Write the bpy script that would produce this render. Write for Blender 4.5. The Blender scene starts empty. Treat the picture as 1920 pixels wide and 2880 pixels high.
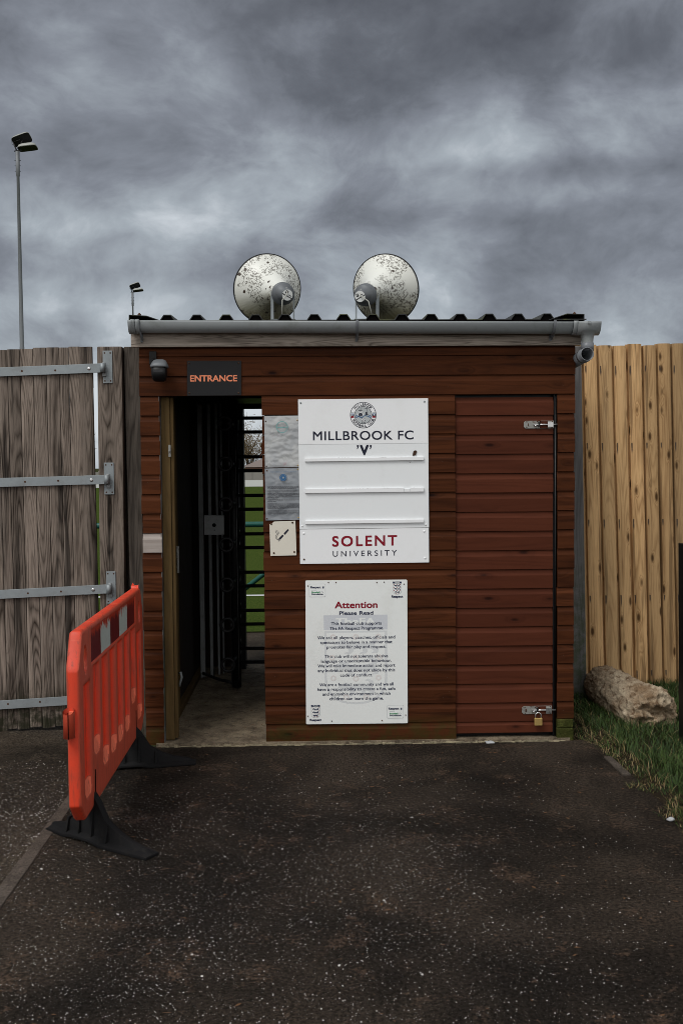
import bpy, bmesh, math, random
from mathutils import Vector, Matrix, noise as mn
random.seed(7)
R=math.radians
scene=bpy.context.scene; col=scene.collection
# ------------------------------------------------------------------ camera
YAW,PITCH,ROLL=map(R,(1.6,2.8,0.43)); CAM=Vector((0,-5.8,1.62)); FP=2800.0
cf=Vector((math.sin(YAW)*math.cos(PITCH),math.cos(YAW)*math.cos(PITCH),-math.sin(PITCH)))
r0=Vector((math.cos(YAW),-math.sin(YAW),0)); u0=r0.cross(cf)
cr=r0*math.cos(ROLL)-u0*math.sin(ROLL); cu=u0*math.cos(ROLL)+r0*math.sin(ROLL)
cd=bpy.data.cameras.new('camera'); cam=bpy.data.objects.new('camera',cd); col.objects.link(cam); scene.camera=cam
cd.lens=35; cd.sensor_width=24; cd.sensor_fit='HORIZONTAL'; cd.clip_start=.05; cd.clip_end=2000
m=Matrix.Identity(4)
for i in range(3):
    m[i][0]=cr[i]; m[i][1]=cu[i]; m[i][2]=-cf[i]; m[i][3]=CAM[i]
cam.matrix_world=m
def P(x,y,Y=0.0):      # measured photo position -> point on a vertical plane at depth Y
    d=cf+cr*((x-960)/FP)-cu*((y-1440)/FP); return CAM+d*((Y-CAM.y)/d.y)
def G(x,y,z=0.0):      # -> point on a level plane at height z
    d=cf+cr*((x-960)/FP)-cu*((y-1440)/FP); return CAM+d*((z-CAM.z)/d.z)
# ------------------------------------------------------------------ sky, sun, exposure
SUN_EL,SUN_AZ=R(54),R(222)      # azimuth measured from +Y clockwise: behind the camera, a little left
w=bpy.data.worlds.new('World'); scene.world=w; w.use_nodes=True
nt=w.node_tree; nt.nodes.clear()
class T:
    """tiny node-tree writer"""
    def __init__(s,nt): s.nt=nt
    def n(s,t,ins=None,**kw):
        nd=s.nt.nodes.new(t)
        for k,v in kw.items(): setattr(nd,k,v)
        for k,v in (ins or {}).items():
            if isinstance(v,bpy.types.NodeSocket): s.nt.links.new(v,nd.inputs[k])
            else: nd.inputs[k].default_value=v
        return nd
    def m(s,op,a,b=0.0,c=None,clamp=False):
        ins={0:a,1:b}
        if c is not None: ins[2]=c
        return s.n('ShaderNodeMath',ins,operation=op,use_clamp=clamp).outputs[0]
    def mix(s,f,a,b,blend='MIX'):
        nd=s.n('ShaderNodeMix',data_type='RGBA',blend_type=blend,clamp_factor=True)
        for k,v in ((0,f),(6,a),(7,b)):
            if isinstance(v,bpy.types.NodeSocket): s.nt.links.new(v,nd.inputs[k])
            else: nd.inputs[k].default_value=(tuple(v)+(1,))[:4] if isinstance(v,(tuple,list)) else v
        return nd.outputs[2]
    def ss(s,x,a,b):   # smoothstep
        return s.n('ShaderNodeMapRange',{0:x,1:a,2:b,3:0.0,4:1.0},interpolation_type='SMOOTHSTEP').outputs[0]
    def noise(s,v,scale,detail=3,rough=.55,dist=0.0):
        return s.n('ShaderNodeTexNoise',{'Vector':v,'Scale':scale,'Detail':detail,'Roughness':rough,'Distortion':dist}).outputs[0]
    def comb(s,x,y,z=0.0): return s.n('ShaderNodeCombineXYZ',{0:x,1:y,2:z}).outputs[0]
    def sep(s,v): return s.n('ShaderNodeSeparateXYZ',{0:v}).outputs
    def scale(s,v,k): return s.n('ShaderNodeVectorMath',{0:v,1:k},operation='MULTIPLY').outputs[0]
    def link(s,a,b): s.nt.links.new(a,b)
t=T(nt)
gen=t.n('ShaderNodeTexCoord').outputs['Generated']
X,Y_,Z_=t.sep(gen)
zc=t.m('MAXIMUM',Z_,0.0)
pv=t.n('ShaderNodeVectorMath',{0:gen,1:(1,1,1.55)},operation='MULTIPLY').outputs[0]
warp=t.n('ShaderNodeTexNoise',{'Vector':pv,'Scale':4.0,'Detail':3}).outputs[1]
pv2=t.n('ShaderNodeVectorMath',{0:pv,1:t.scale(warp,(.15,.15,.15))},operation='ADD').outputs[0]
pv3=t.n('ShaderNodeVectorMath',{0:pv2,1:(0,0,.035)},operation='ADD').outputs[0]
mid=t.noise(pv2,6.0,10,.58); midu=t.noise(pv3,6.0,10,.58)
fine=t.noise(pv2,17.0,6,.58); fineu=t.noise(t.n('ShaderNodeVectorMath',{0:pv2,1:(0,0,.012)},operation='ADD').outputs[0],17.0,6,.58)
relief=t.m('ADD',t.m('MULTIPLY',t.m('SUBTRACT',midu,mid),1.0),t.m('MULTIPLY',t.m('SUBTRACT',fineu,fine),.45))
yd=t.m('MAXIMUM',Y_,.05)
wn=t.n('ShaderNodeTexNoise',{'Vector':pv2,'Scale':2.4,'Detail':5}).outputs[1]
wx,wy,_w=t.sep(wn)
SA=t.m('ADD',t.m('DIVIDE',X,yd),t.m('MULTIPLY',t.m('SUBTRACT',wx,.5),.22)); SE=t.m('ADD',t.m('DIVIDE',Z_,yd),t.m('MULTIPLY',t.m('SUBTRACT',wy,.5),.12))
base=t.m('ADD',t.m('ADD',relief,t.m('MULTIPLY',t.m('SUBTRACT',mid,.5),1.75)),t.m('ADD',t.m('MULTIPLY',t.m('SUBTRACT',fine,.5),.50),.56))
# the individual cloud masses: centre (tan azimuth, tan elevation), half sizes, strength
for a0,e0,ra,re,am in ((.0,.50,.5,.09,-.30),(.28,.42,.16,.035,-.22),(.10,.375,.14,.035,-.20),(-.24,.37,.07,.022,.16),(-.02,.345,.10,.02,-.12),
  (.23,.33,.12,.025,.14),(.12,.295,.10,.016,.17),(.26,.275,.10,.012,-.16),(-.14,.30,.12,.02,-.10),(.02,.265,.12,.016,.13),(.25,.24,.10,.014,.16),
  (.14,.225,.12,.012,-.14),(-.2,.235,.12,.014,.10),(-.26,.19,.09,.014,-.08),(-.22,.155,.14,.02,.20),(-.25,.06,.18,.05,.46),(.02,.12,.18,.04,.18),(.27,.11,.13,.045,-.04),(.25,.045,.12,.03,-.06)):
    g_=t.m('ADD',t.m('POWER',t.m('ABSOLUTE',t.m('DIVIDE',t.m('SUBTRACT',SA,a0),ra)),2.0),t.m('POWER',t.m('ABSOLUTE',t.m('DIVIDE',t.m('SUBTRACT',SE,e0),re)),2.0))
    base=t.m('ADD',base,t.m('MULTIPLY',t.m('EXPONENT',t.m('MULTIPLY',g_,-.7)),am))
ramp=t.n('ShaderNodeValToRGB',{0:base})
cr_=ramp.color_ramp
for i,(p,c) in enumerate([(0.0,(.078,.081,.093)),(.25,(.127,.135,.154)),(.5,(.218,.234,.268)),(.75,(.36,.398,.435)),(1.0,(.60,.64,.68))]):
    e=cr_.elements[i] if i<2 else cr_.elements.new(p)
    e.position=p; e.color=c+(1,)
back=t.ss(Y_,.35,-.55)       # thinner, brighter cloud on the side behind the camera
gain=t.m('ADD',1.0,t.m('MULTIPLY',back,1.1))
neut=t.mix(back,ramp.outputs[0],t.mix(.75,ramp.outputs[0],(.5,.49,.47)))
cloud=t.scale(neut,t.comb(gain,gain,gain))
sky=t.n('ShaderNodeTexSky',sky_type='NISHITA',sun_disc=False,sun_elevation=SUN_EL,sun_rotation=SUN_AZ)
tot=t.n('ShaderNodeVectorMath',{0:t.scale(cloud,(10,10,10)),1:t.scale(sky.outputs[0],(.06,.06,.06))},operation='ADD').outputs[0]
bg=t.n('ShaderNodeBackground',{0:tot,1:0.1})
t.link(bg.outputs[0],t.n('ShaderNodeOutputWorld').inputs[0])
w.cycles.sampling_method='AUTOMATIC'
sl=bpy.data.lights.new('sun','SUN'); so=bpy.data.objects.new('sun',sl); col.objects.link(so)
sl.energy=1.85; sl.angle=R(24); sl.color=(1,.975,.94)
sd=Vector((math.sin(SUN_AZ)*math.cos(SUN_EL),math.cos(SUN_AZ)*math.cos(SUN_EL),math.sin(SUN_EL)))
so.rotation_euler=sd.to_track_quat('Z','Y').to_euler(); so.location=(0,-20,20)
vs=scene.view_settings; vs.view_transform='Standard'; vs.look='None'; vs.exposure=0.0; vs.gamma=1
scene.cycles.filter_width=.9
# ------------------------------------------------------------------ object helpers
org={}
def tag(o,label=None,cat=None,group=None,kind=None):
    if label: o['label']=label
    if cat: o['category']=cat
    if group: o['group']=group
    if kind: o['kind']=kind
    return o
def empty(name,loc,label,cat,group=None):
    o=bpy.data.objects.new(name,None); o.empty_display_size=.1; o.location=loc; col.objects.link(o)
    org[o]=Vector(loc); return tag(o,label,cat,group)
class MB:
    def __init__(s): s.v=[];s.f=[];s.uv=[];s.r=[];s.m=[];s.sm=[]
    def face(s,pts,mi=0,uv=None,rnd=0.0,smooth=False):
        b=len(s.v); s.v+= [tuple(p) for p in pts]; s.f.append(list(range(b,b+len(pts))))
        s.uv.append(uv or [(p[0],p[2]) for p in pts]); s.r.append(rnd); s.m.append(mi); s.sm.append(smooth)
    def mesh(s,vs,fs,mi=0,rnd=0.0,smooth=False,uvs=None):
        b=len(s.v); s.v+=[tuple(p) for p in vs]
        for f in fs:
            s.f.append([b+i for i in f]); s.r.append(rnd); s.m.append(mi); s.sm.append(smooth)
            s.uv.append([uvs[i] for i in f] if uvs else [(vs[i][0],vs[i][2]) for i in f])
    def hexa(s,c,along=2,rnd=None,mi=0):   # c: 8 corners, xyz-bit order (x fastest)
        if rnd is None: rnd=random.random()
        for f in ((0,2,3,1),(4,5,7,6),(0,1,5,4),(2,6,7,3),(0,4,6,2),(1,3,7,5)):
            ps=[Vector(c[i]) for i in f]
            n=(ps[1]-ps[0]).cross(ps[2]-ps[0]); ax=max(range(3),key=lambda i:abs(n[i]))
            o=[i for i in range(3) if i!=ax]
            if along in o: o=[i for i in o if i!=along]+[along]
            s.face(ps,mi,[(p[o[0]]+rnd*13.7,p[o[1]]+rnd*21.3) for p in ps],rnd)
    def box(s,x0,x1,y0,y1,z0,z1,along=2,rnd=None,mi=0):
        s.hexa([(x,y,z) for z in (z0,z1) for y in (y0,y1) for x in (x0,x1)],along,rnd,mi)
    def prism(s,poly,y0,y1,mi=0,rnd=0.0):      # poly in XZ, extruded along Y, front at y0
        n=len(poly)
        a=[(p[0],y0,p[1]) for p in poly]; b=[(p[0],y1,p[1]) for p in poly]
        s.face(a,mi,None,rnd); s.face(b[::-1],mi,None,rnd)
        for i in range(n):
            j=(i+1)%n; s.face([a[i],b[i],b[j],a[j]],mi,[(0,0),(.01,0),(.01,.1),(0,.1)],rnd)
    def extrude_x(s,prof,x0,x1,rnd=None,mi=0,caps=True):   # prof in (y,z)
        if rnd is None: rnd=random.random()
        n=len(prof); acc=0
        for i in range(n):
            j=(i+1)%n; (ya,za),(yb,zb)=prof[i],prof[j]; L=math.hypot(yb-ya,zb-za)
            o=rnd*13.7
            s.face([(x0,ya,za),(x1,ya,za),(x1,yb,zb),(x0,yb,zb)],mi,[(acc+o,x0+rnd*21.3),(acc+o,x1+rnd*21.3),(acc+L+o,x1+rnd*21.3),(acc+L+o,x0+rnd*21.3)],rnd)
            acc+=L
        if caps:
            s.face([(x0,y,z) for y,z in prof],mi,[(y*1.0+rnd,z) for y,z in prof],rnd); s.face([(x1,y,z) for y,z in prof][::-1],mi,[(y+rnd,z) for y,z in prof][::-1],rnd)
    def tube(s,path,r,n=12,mi=0,caps=True,closed=False):
        path=[Vector(p) for p in path]; rings=[]; k=len(path)
        rr=r if isinstance(r,(list,tuple)) else [r]*k
        up=None
        for i,p in enumerate(path):
            if closed: tn=(path[(i+1)%k]-path[i-1]).normalized()
            else: tn=(path[min(i+1,k-1)]-path[max(i-1,0)]).normalized()
            if up is None: up=Vector((0,0,1)) if abs(tn.z)<.9 else Vector((1,0,0))
            a=(up-tn*up.dot(tn)).normalized(); up=a; b=tn.cross(a)
            rings.append([p+(a*math.cos(q)+b*math.sin(q))*rr[i] for q in (2*math.pi*j/n for j in range(n))])
        vs=[v for g in rings for v in g]; fs=[]
        for i in range(k if closed else k-1):
            i2=(i+1)%k
            for j in range(n):
                j2=(j+1)%n; fs.append((i*n+j,i2*n+j,i2*n+j2,i*n+j2))
        s.mesh(vs,fs,mi,smooth=True)
        if caps and not closed:
            s.face(rings[0][::-1],mi); s.face(rings[-1],mi)
    def lathe(s,o,ax,prof,n=40,mi=0,seg=None):   # prof: (distance along axis, radius)
        o=Vector(o); ax=Vector(ax).normalized(); up=Vector((0,0,1)) if abs(ax.z)<.9 else Vector((0,1,0))
        a=(up-ax*up.dot(ax)).normalized(); b=ax.cross(a); vs=[];fs=[];uv=[]
        for i,(d,r) in enumerate(prof):
            for j in range(n+1):
                q=2*math.pi*j/n; vs.append(o+ax*d+(a*math.cos(q)+b*math.sin(q))*r); uv.append((j/n,d))
        for i in range(len(prof)-1):
            for j in range(n): fs.append((i*(n+1)+j,(i+1)*(n+1)+j,(i+1)*(n+1)+j+1,i*(n+1)+j+1))
        s.mesh(vs,fs,mi,smooth=True,uvs=uv)
    def disc(s,x,z,r,y,n=32,mi=0,r2=0,sx=1.0):
        if r2<=0: s.face([(x+r*sx*math.cos(2*math.pi*i/n),y,z+r*math.sin(2*math.pi*i/n)) for i in range(n)],mi)
        else:
            for i in range(n):
                a,b=2*math.pi*i/n,2*math.pi*(i+1)/n
                s.face([(x+q*sx*math.cos(c),y,z+q*math.sin(c)) for q,c in ((r,a),(r,b),(r2,b),(r2,a))],mi)
    def rect(s,x0,x1,z0,z1,y,mi=0): s.face([(x0,y,z0),(x1,y,z0),(x1,y,z1),(x0,y,z1)],mi)
    def line(s,pts,wd,y,mi=0):       # flat stroke in XZ
        for (x0,z0),(x1,z1) in zip(pts,pts[1:]):
            L=math.hypot(x1-x0,z1-z0) or 1e-6; nx,nz=-(z1-z0)/L*wd/2,(x1-x0)/L*wd/2; ex,ez=(x1-x0)/L*wd*.2,(z1-z0)/L*wd*.2
            s.face([(x0-nx-ex,y,z0-nz-ez),(x1-nx+ex,y,z1-nz+ez),(x1+nx+ex,y,z1+nz+ez),(x0+nx-ex,y,z0+nz-ez)],mi)
    def build(s,name,mats,parent=None,loc=None,bevel=0,kind=None,recalc=True,wn=False):
        L=org[parent] if parent else Vector(loc or (0,0,0))
        me=bpy.data.meshes.new(name); me.from_pydata([tuple(Vector(v)-L) for v in s.v],[],s.f)
        if not isinstance(mats,(list,tuple)): mats=[mats]
        for q in mats: me.materials.append(q)
        uvl=me.uv_layers.new(name='UVMap'); k=0; flat=[]
        for u in s.uv:
            for a in u: flat+= [a[0],a[1]]
        uvl.data.foreach_set('uv',flat)
        at=me.attributes.new('rnd','FLOAT','FACE'); at.data.foreach_set('value',s.r)
        me.polygons.foreach_set('material_index',s.m); me.polygons.foreach_set('use_smooth',s.sm)
        if recalc:
            bm=bmesh.new(); bm.from_mesh(me)
            bmesh.ops.remove_doubles(bm,verts=bm.verts,dist=1e-5)
            bmesh.ops.recalc_face_normals(bm,faces=bm.faces); bm.to_mesh(me); bm.free()
        me.update()
        o=bpy.data.objects.new(name,me); col.objects.link(o)
        if parent: o.parent=parent; o.location=(0,0,0)
        else: o.location=L
        org[o]=L
        if bevel:
            bv=o.modifiers.new('edge','BEVEL'); bv.width=bevel; bv.segments=2; bv.limit_method='ANGLE'; bv.angle_limit=R(40)
        if kind: o['kind']=kind
        return o
# ------------------------------------------------------------------ materials
def newmat(name):
    m_=bpy.data.materials.new(name); m_.use_nodes=True; nt=m_.node_tree; nt.nodes.clear(); t=T(nt)
    b=t.n('ShaderNodeBsdfPrincipled'); t.link(b.outputs[0],t.n('ShaderNodeOutputMaterial').inputs[0])
    return m_,t,b
def setc(t,b,sock,v):
    if isinstance(v,bpy.types.NodeSocket): t.link(v,b.inputs[sock])
    else: b.inputs[sock].default_value=(tuple(v)+(1,))[:4] if isinstance(v,(tuple,list)) else v
def bump(t,b,h,strength=.3,dist=.002):
    bp=t.n('ShaderNodeBump',{'Height':h,'Strength':strength,'Distance':dist}); t.link(bp.outputs[0],b.inputs['Normal'])
def plain(name,c,rough=.5,metal=0.0,var=.12,scale=30,bmp=0.0,spec=.3,dirt=None):
    m_,t,b=newmat(name); o=t.n('ShaderNodeTexCoord').outputs['Object']
    n=t.noise(o,scale,4); n2=t.noise(o,scale*.13,3)
    k=t.m('ADD',t.m('MULTIPLY',t.m('ADD',n,n2),var),1-var)
    cc=t.scale(t.mix(0.0,c,c),t.comb(k,k,k))
    if dirt: cc=t.mix(t.m('MULTIPLY',t.ss(t.noise(o,scale*.5,6,.7),.5,.68),dirt[3]),cc,dirt[:3])
    setc(t,b,'Base Color',cc); setc(t,b,'Roughness',t.m('ADD',t.m('MULTIPLY',n,.2),rough-.1)); setc(t,b,'Metallic',metal)
    b.inputs['Specular IOR Level'].default_value=spec
    if bmp: bump(t,b,n,bmp,.003)
    return m_
def wood(name,light,dark,knot,K=13,contrast=.7,fibre=.35,tint=.35,knots=.5,ku=7.,kv=2.0,rough=.75,bmp=.35,us=9.,vs=.8,streak=None,moss=None,knotsize=.1,warmvar=None,nails=None):
    m_,t,b=newmat(name)
    uv=t.n('ShaderNodeUVMap',uv_map='UVMap').outputs[0]; u,v,_=t.sep(uv)
    rnd=t.n('ShaderNodeAttribute',attribute_name='rnd').outputs['Fac']
    vc=t.n('ShaderNodeTexVoronoi',{'Vector':t.comb(t.m('MULTIPLY',u,ku),t.m('MULTIPLY',v,kv),t.m('MULTIPLY',rnd,91.0)),'Scale':1.0})
    d=vc.outputs['Distance']; cell=t.sep(vc.outputs['Color'])[0]
    on=t.m('LESS_THAN',cell,knots)
    near=t.m('MULTIPLY',t.m('SUBTRACT',1.0,t.ss(d,0.0,.42)),on)
    n=t.noise(t.comb(t.m('MULTIPLY',u,us),t.m('MULTIPLY',v,vs),t.m('MULTIPLY',rnd,37.0)),1.0,.6,.4,.08)
    n=t.m('ADD',n,t.m('MULTIPLY',near,.20))
    ring=t.m('MULTIPLY',t.m('PINGPONG',t.m('MULTIPLY',n,float(K)),.5),2.0)
    ring=t.m('POWER',ring,1.6)
    fib=t.noise(t.comb(t.m('MULTIPLY',u,330.0),t.m('MULTIPLY',v,9.0),rnd),1.0,3,.6)
    brd=t.noise(t.comb(t.m('MULTIPLY',u,14.0),t.m('MULTIPLY',v,1.6),t.m('MULTIPLY',rnd,11.0)),1.0,4,.6)
    f=t.m('ADD',t.m('MULTIPLY',ring,contrast*.6),t.m('MULTIPLY',t.m('SUBTRACT',t.ss(brd,.3,.72),.5),contrast*.8),clamp=True)
    c=t.mix(f,light,dark)
    c=t.mix(t.m('MULTIPLY',t.ss(fib,.45,.75),fibre),c,dark)
    c=t.mix(t.m('MULTIPLY',t.m('POWER',near,2.0),.75),c,dark)
    if streak: c=t.mix(t.m('MULTIPLY',t.ss(t.noise(t.comb(t.m('MULTIPLY',u,22.0),t.m('MULTIPLY',v,.9),t.m('MULTIPLY',rnd,5.0)),1.0,4,.6),.52,.66),streak[3]),c,streak[:3])
    if warmvar: c=t.mix(t.m('MULTIPLY',t.m('FRACT',t.m('MULTIPLY',rnd,7.31)),warmvar[3]),c,warmvar[:3])
    kk=t.m('MULTIPLY',t.m('SUBTRACT',1.0,t.ss(t.m('ADD',d,t.m('MULTIPLY',t.m('SUBTRACT',fib,.5),.06)),knotsize*.35,knotsize)),on)
    c=t.mix(t.m('MULTIPLY',kk,.9),c,knot)
    k=t.m('ADD',t.m('MULTIPLY',t.m('FRACT',t.m('MULTIPLY',rnd,5.17)),tint),1-tint*.5)
    c=t.scale(c,t.comb(k,k,k))
    if nails:
        # blackened streaks that weep from the nail heads: rows at fixed heights, one per board
        o=t.n('ShaderNodeTexCoord').outputs['Object']; zz=t.sep(o)[2]
        n2=t.n('ShaderNodeUVMap',uv_map='board').outputs[0]; bu,bv,_=t.sep(n2)
        ph=t.m('SUBTRACT',nails[0],t.m('FLOORED_MODULO',t.m('SUBTRACT',bv,nails[1]),nails[0]))
        ln=t.m('ADD',.05,t.m('MULTIPLY',rnd,.06))
        inb=t.m('SUBTRACT',1.0,t.ss(ph,t.m('MULTIPLY',ln,.5),ln))
        wd=t.m('ADD',.0022,t.m('MULTIPLY',t.noise(t.comb(rnd,t.m('MULTIPLY',bv,30.0)),1.0,2),.004))
        ina=t.m('LESS_THAN',t.m('ABSOLUTE',t.m('SUBTRACT',bu,.022)),wd)
        c=t.mix(t.m('MULTIPLY',t.m('MULTIPLY',inb,ina),.8),c,(.02,.022,.028))
    if moss:
        zz=t.sep(t.n('ShaderNodeNewGeometry').outputs['Position'])[2]
        g=t.m('MULTIPLY',t.m('SUBTRACT',1.0,t.ss(zz,moss[3]*.3,moss[3])),t.ss(t.noise(t.n('ShaderNodeNewGeometry').outputs['Position'],14.0,5,.7),.35,.6))
        c=t.mix(t.m('MULTIPLY',g,moss[4]),c,moss[:3])
    setc(t,b,'Base Color',c); setc(t,b,'Roughness',rough); b.inputs['Specular IOR Level'].default_value=.06
    bump(t,b,t.m('SUBTRACT',t.m('ADD',t.m('MULTIPLY',fib,.6),brd),t.m('ADD',t.m('MULTIPLY',ring,.5),kk)),bmp,.002)
    return m_
M={}
M['clad']=wood('stained_cladding',(.070,.0215,.0078),(.017,.0052,.0024),(.012,.004,.003),K=10,contrast=.6,fibre=.3,tint=.4,knots=.34,ku=11,kv=4.2,rough=.6,bmp=.4,moss=(.03,.035,.008,.16,.5),streak=(.014,.0048,.0028,.45),knotsize=.13)
M['door']=wood('stained_door_boards',(.078,.0225,.0115),(.038,.0108,.0058),(.018,.006,.004),K=7,contrast=.5,fibre=.2,tint=.25,knots=.30,ku=11,kv=4.2,rough=.55,bmp=.22,knotsize=.14)
M['bare']=wood('bare_board',(.40,.36,.33),(.20,.16,.14),(.03,.02,.02),K=6,contrast=.5,tint=.1,knots=.5,ku=9,kv=5,bmp=.3)
M['grey']=wood('weathered_wood',(.25,.205,.172),(.022,.016,.012),(.012,.009,.007),K=19,contrast=1.1,fibre=.55,tint=.75,knots=.22,ku=6,kv=1.3,rough=.85,bmp=.7,us=11,vs=.75,moss=(.02,.022,.012,.30,.85),streak=(.016,.014,.013,.75),knotsize=.07)
M['greydark']=wood('weathered_dark_wood',(.10,.085,.072),(.018,.015,.013),(.01,.008,.007),K=15,contrast=.9,fibre=.5,tint=.3,knots=.3,ku=6,kv=1.3,rough=.85,bmp=.7,us=11,vs=.6,moss=(.02,.025,.01,.5,.5),knotsize=.08)
M['fascia']=wood('weathered_fascia',(.42,.36,.31),(.070,.058,.046),(.012,.01,.008),K=22,contrast=1.0,fibre=.4,tint=.2,knots=.75,ku=7,kv=3.2,rough=.85,bmp=.5,us=16,vs=.9,streak=(.05,.05,.025,.2),knotsize=.13)
M['post']=wood('timber_post',(.115,.075,.032),(.045,.028,.012),(.03,.018,.01),K=8,contrast=.6,fibre=.4,tint=.25,knots=.35,ku=8,kv=2,rough=.75,bmp=.4,knotsize=.11)
M['greypost']=wood('grey_post',(.155,.15,.15),(.055,.052,.052),(.02,.018,.018),K=9,contrast=.6,fibre=.5,tint=.2,knots=.2,ku=6,kv=1.4,rough=.85,bmp=.5,moss=(.03,.045,.012,1.3,.6),knotsize=.09)
M['newfence']=wood('treated_pine',(.57,.36,.175),(.21,.105,.040),(.055,.028,.012),K=14,contrast=.85,fibre=.4,tint=.5,knots=.55,ku=14,kv=5.5,rough=.7,bmp=.45,us=12,vs=.8,streak=(.12,.068,.032,.7),knotsize=.25,warmvar=(.34,.24,.13,.45),nails=(.54,.13))
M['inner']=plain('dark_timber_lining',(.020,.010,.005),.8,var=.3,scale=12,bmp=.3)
M['gal']=plain('galvanised_steel',(.27,.30,.315),.55,.35,.35,26,.2,dirt=(.10,.08,.06,.25))
M['galdull']=plain('dull_galvanised',(.25,.26,.265),.6,.3,.4,40,.25,dirt=(.06,.05,.04,.3))
M['dark']=plain('black_painted_steel',(.008,.008,.009),.5,0,.3,25,spec=.3)
M['black']=plain('black_plastic',(.0045,.0045,.005),.4,0,.3,25,spec=.25)
M['hole']=plain('dark_hole',(.003,.0025,.0025),.95,spec=.05)
M['screw']=plain('zinc_screw',(.45,.46,.47),.35,.7,.2,80)
M['rust']=plain('rusted_screw',(.07,.035,.02),.8,.2,.4,80)
M['gutter']=plain('grey_pvc',(.27,.29,.30),.42,0,.16,9,dirt=(.12,.13,.10,.35))
M['pvcdark']=plain('grey_pvc_pipe',(.16,.17,.185),.35,0,.2,12)
M['roof']=plain('roof_sheet',(.035,.036,.036),.6,0,.3,12,.2,dirt=(.12,.13,.05,.9))
M['hood']=plain('grey_lamp_housing',(.13,.14,.15),.5,.2,.2,60)
M['white']=plain('white_sign_face',(.80,.815,.83),.32,0,.04,6,dirt=(.6,.6,.58,.15))
M['white2']=plain('white_sign_middle',(.76,.785,.80),.32,0,.04,6,dirt=(.56,.57,.56,.2))
M['attn']=plain('aged_white_sign',(.76,.785,.775),.4,0,.05,7,dirt=(.45,.45,.40,.2))
M['cream']=plain('cream_sign',(.66,.63,.55),.35,0,.05,8,dirt=(.45,.36,.25,.25))
M['signblack']=plain('black_sign_face',(.0095,.0095,.011),.5,0,.25,60,spec=.25)
M['orange']=plain('salmon_lettering',(.85,.27,.14),.5,0,.03,8)
M['navy']=plain('navy_print',(.008,.010,.026),.4,0,.1,10)
M['navy2']=plain('dark_navy_print',(.010,.016,.055),.4,0,.1,10)
M['red']=plain('crimson_print',(.22,.004,.016),.4,0,.05,8)
M['blue']=plain('blue_print',(.02,.11,.26),.4,0,.05,8)
M['green']=plain('green_print',(.02,.22,.08),.4,0,.05,8)
M['pgrey']=plain('grey_print',(.42,.45,.46),.4,0,.03,8)
M['wmark']=plain('pale_blue_watermark',(.56,.585,.62),.4,0,.03,8)
M['wmark2']=plain('pale_grey_watermark',(.62,.645,.655),.4,0,.03,8)
M['wred']=plain('pale_red_watermark',(.68,.65,.635),.4,0,.03,8)
M['ink']=plain('ink',(.05,.052,.06),.5,0,.1,8)
M['teal']=plain('faded_teal',(.18,.36,.36),.4,0,.2,60)
M['brass']=plain('brass',(.52,.36,.13),.38,.6,.2,90)
M['steel']=plain('bright_steel',(.6,.6,.6),.25,.9,.15,60)
M['rustplate']=plain('worn_zinc_plate',(.30,.30,.28),.5,.5,.3,60,dirt=(.06,.02,.01,.8))
M['railgreen']=plain('green_rail_paint',(.015,.095,.075),.45,0,.2,20)
M['leaf']=plain('dry_leaf',(.12,.06,.025),.8,0,.4,40)
M['stone']=plain('pale_stone',(.36,.37,.38),.7,0,.3,40,.3)
M['twig']=plain('bare_twigs',(.13,.095,.05),.9,0,.4,.6)
M['bark']=plain('bark',(.08,.06,.045),.9,0,.3,3)
M['farwhite']=plain('white_boards',(.55,.56,.55),.5,0,.1,1)
M['fargrey']=plain('grey_fence_panels',(.22,.21,.19),.8,0,.3,1)
M['farroof']=plain('tiled_roof',(.19,.155,.14),.8,0,.2,1)
M['brick']=plain('brick_wall',(.20,.11,.08),.85,0,.3,1)
M['cable']=plain('pale_cable',(.42,.42,.38),.5)
M['shadow_gap']=M['hole']
def asphalt(name,c1,c2,patch,pamt,spk):
    m_,t,b=newmat(name); o=t.n('ShaderNodeTexCoord').outputs['Object']
    a=t.noise(o,260.0,3,.7); g=t.noise(o,70.0,4,.65); l=t.noise(o,1.1,5,.6,.4); l2=t.noise(o,5.5,5,.7,.3)
    c=t.mix(t.ss(l,.35,.68),c1,c2)
    c=t.mix(t.m('MULTIPLY',t.ss(t.m('ADD',l2,t.m('MULTIPLY',g,.35)),.72,.92),pamt),c,patch)
    c=t.mix(t.m('MULTIPLY',t.ss(t.m('ADD',t.noise(o,13.0,3,.6,.5),t.m('MULTIPLY',g,.25)),.80,.86),pamt),c,patch)
    k=t.m('ADD',t.m('MULTIPLY',t.m('ADD',t.ss(a,.38,.66),t.ss(g,.36,.64)),.85),.18)
    c=t.scale(c,t.comb(k,k,k))
    vo=t.n('ShaderNodeTexVoronoi',{'Vector':o,'Scale':210.0}); hit=t.m('MULTIPLY',t.m('LESS_THAN',vo.outputs['Distance'],.28),t.m('LESS_THAN',t.sep(vo.outputs['Color'])[0],spk))
    c=t.mix(hit,c,(.16,.145,.13))
    setc(t,b,'Base Color',c); setc(t,b,'Roughness',t.m('ADD',.68,t.m('MULTIPLY',a,.25))); b.inputs['Specular IOR Level'].default_value=.03
    bump(t,b,t.m('ADD',a,t.m('MULTIPLY',g,1.2)),.9,.006); return m_
M['asphalt']=asphalt('asphalt',(.0150,.0122,.0100),(.044,.034,.026),(.095,.062,.042),.6,.06)
M['asphalt2']=asphalt('old_asphalt',(.026,.0215,.0165),(.060,.048,.036),(.11,.09,.065),.5,.12)
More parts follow.
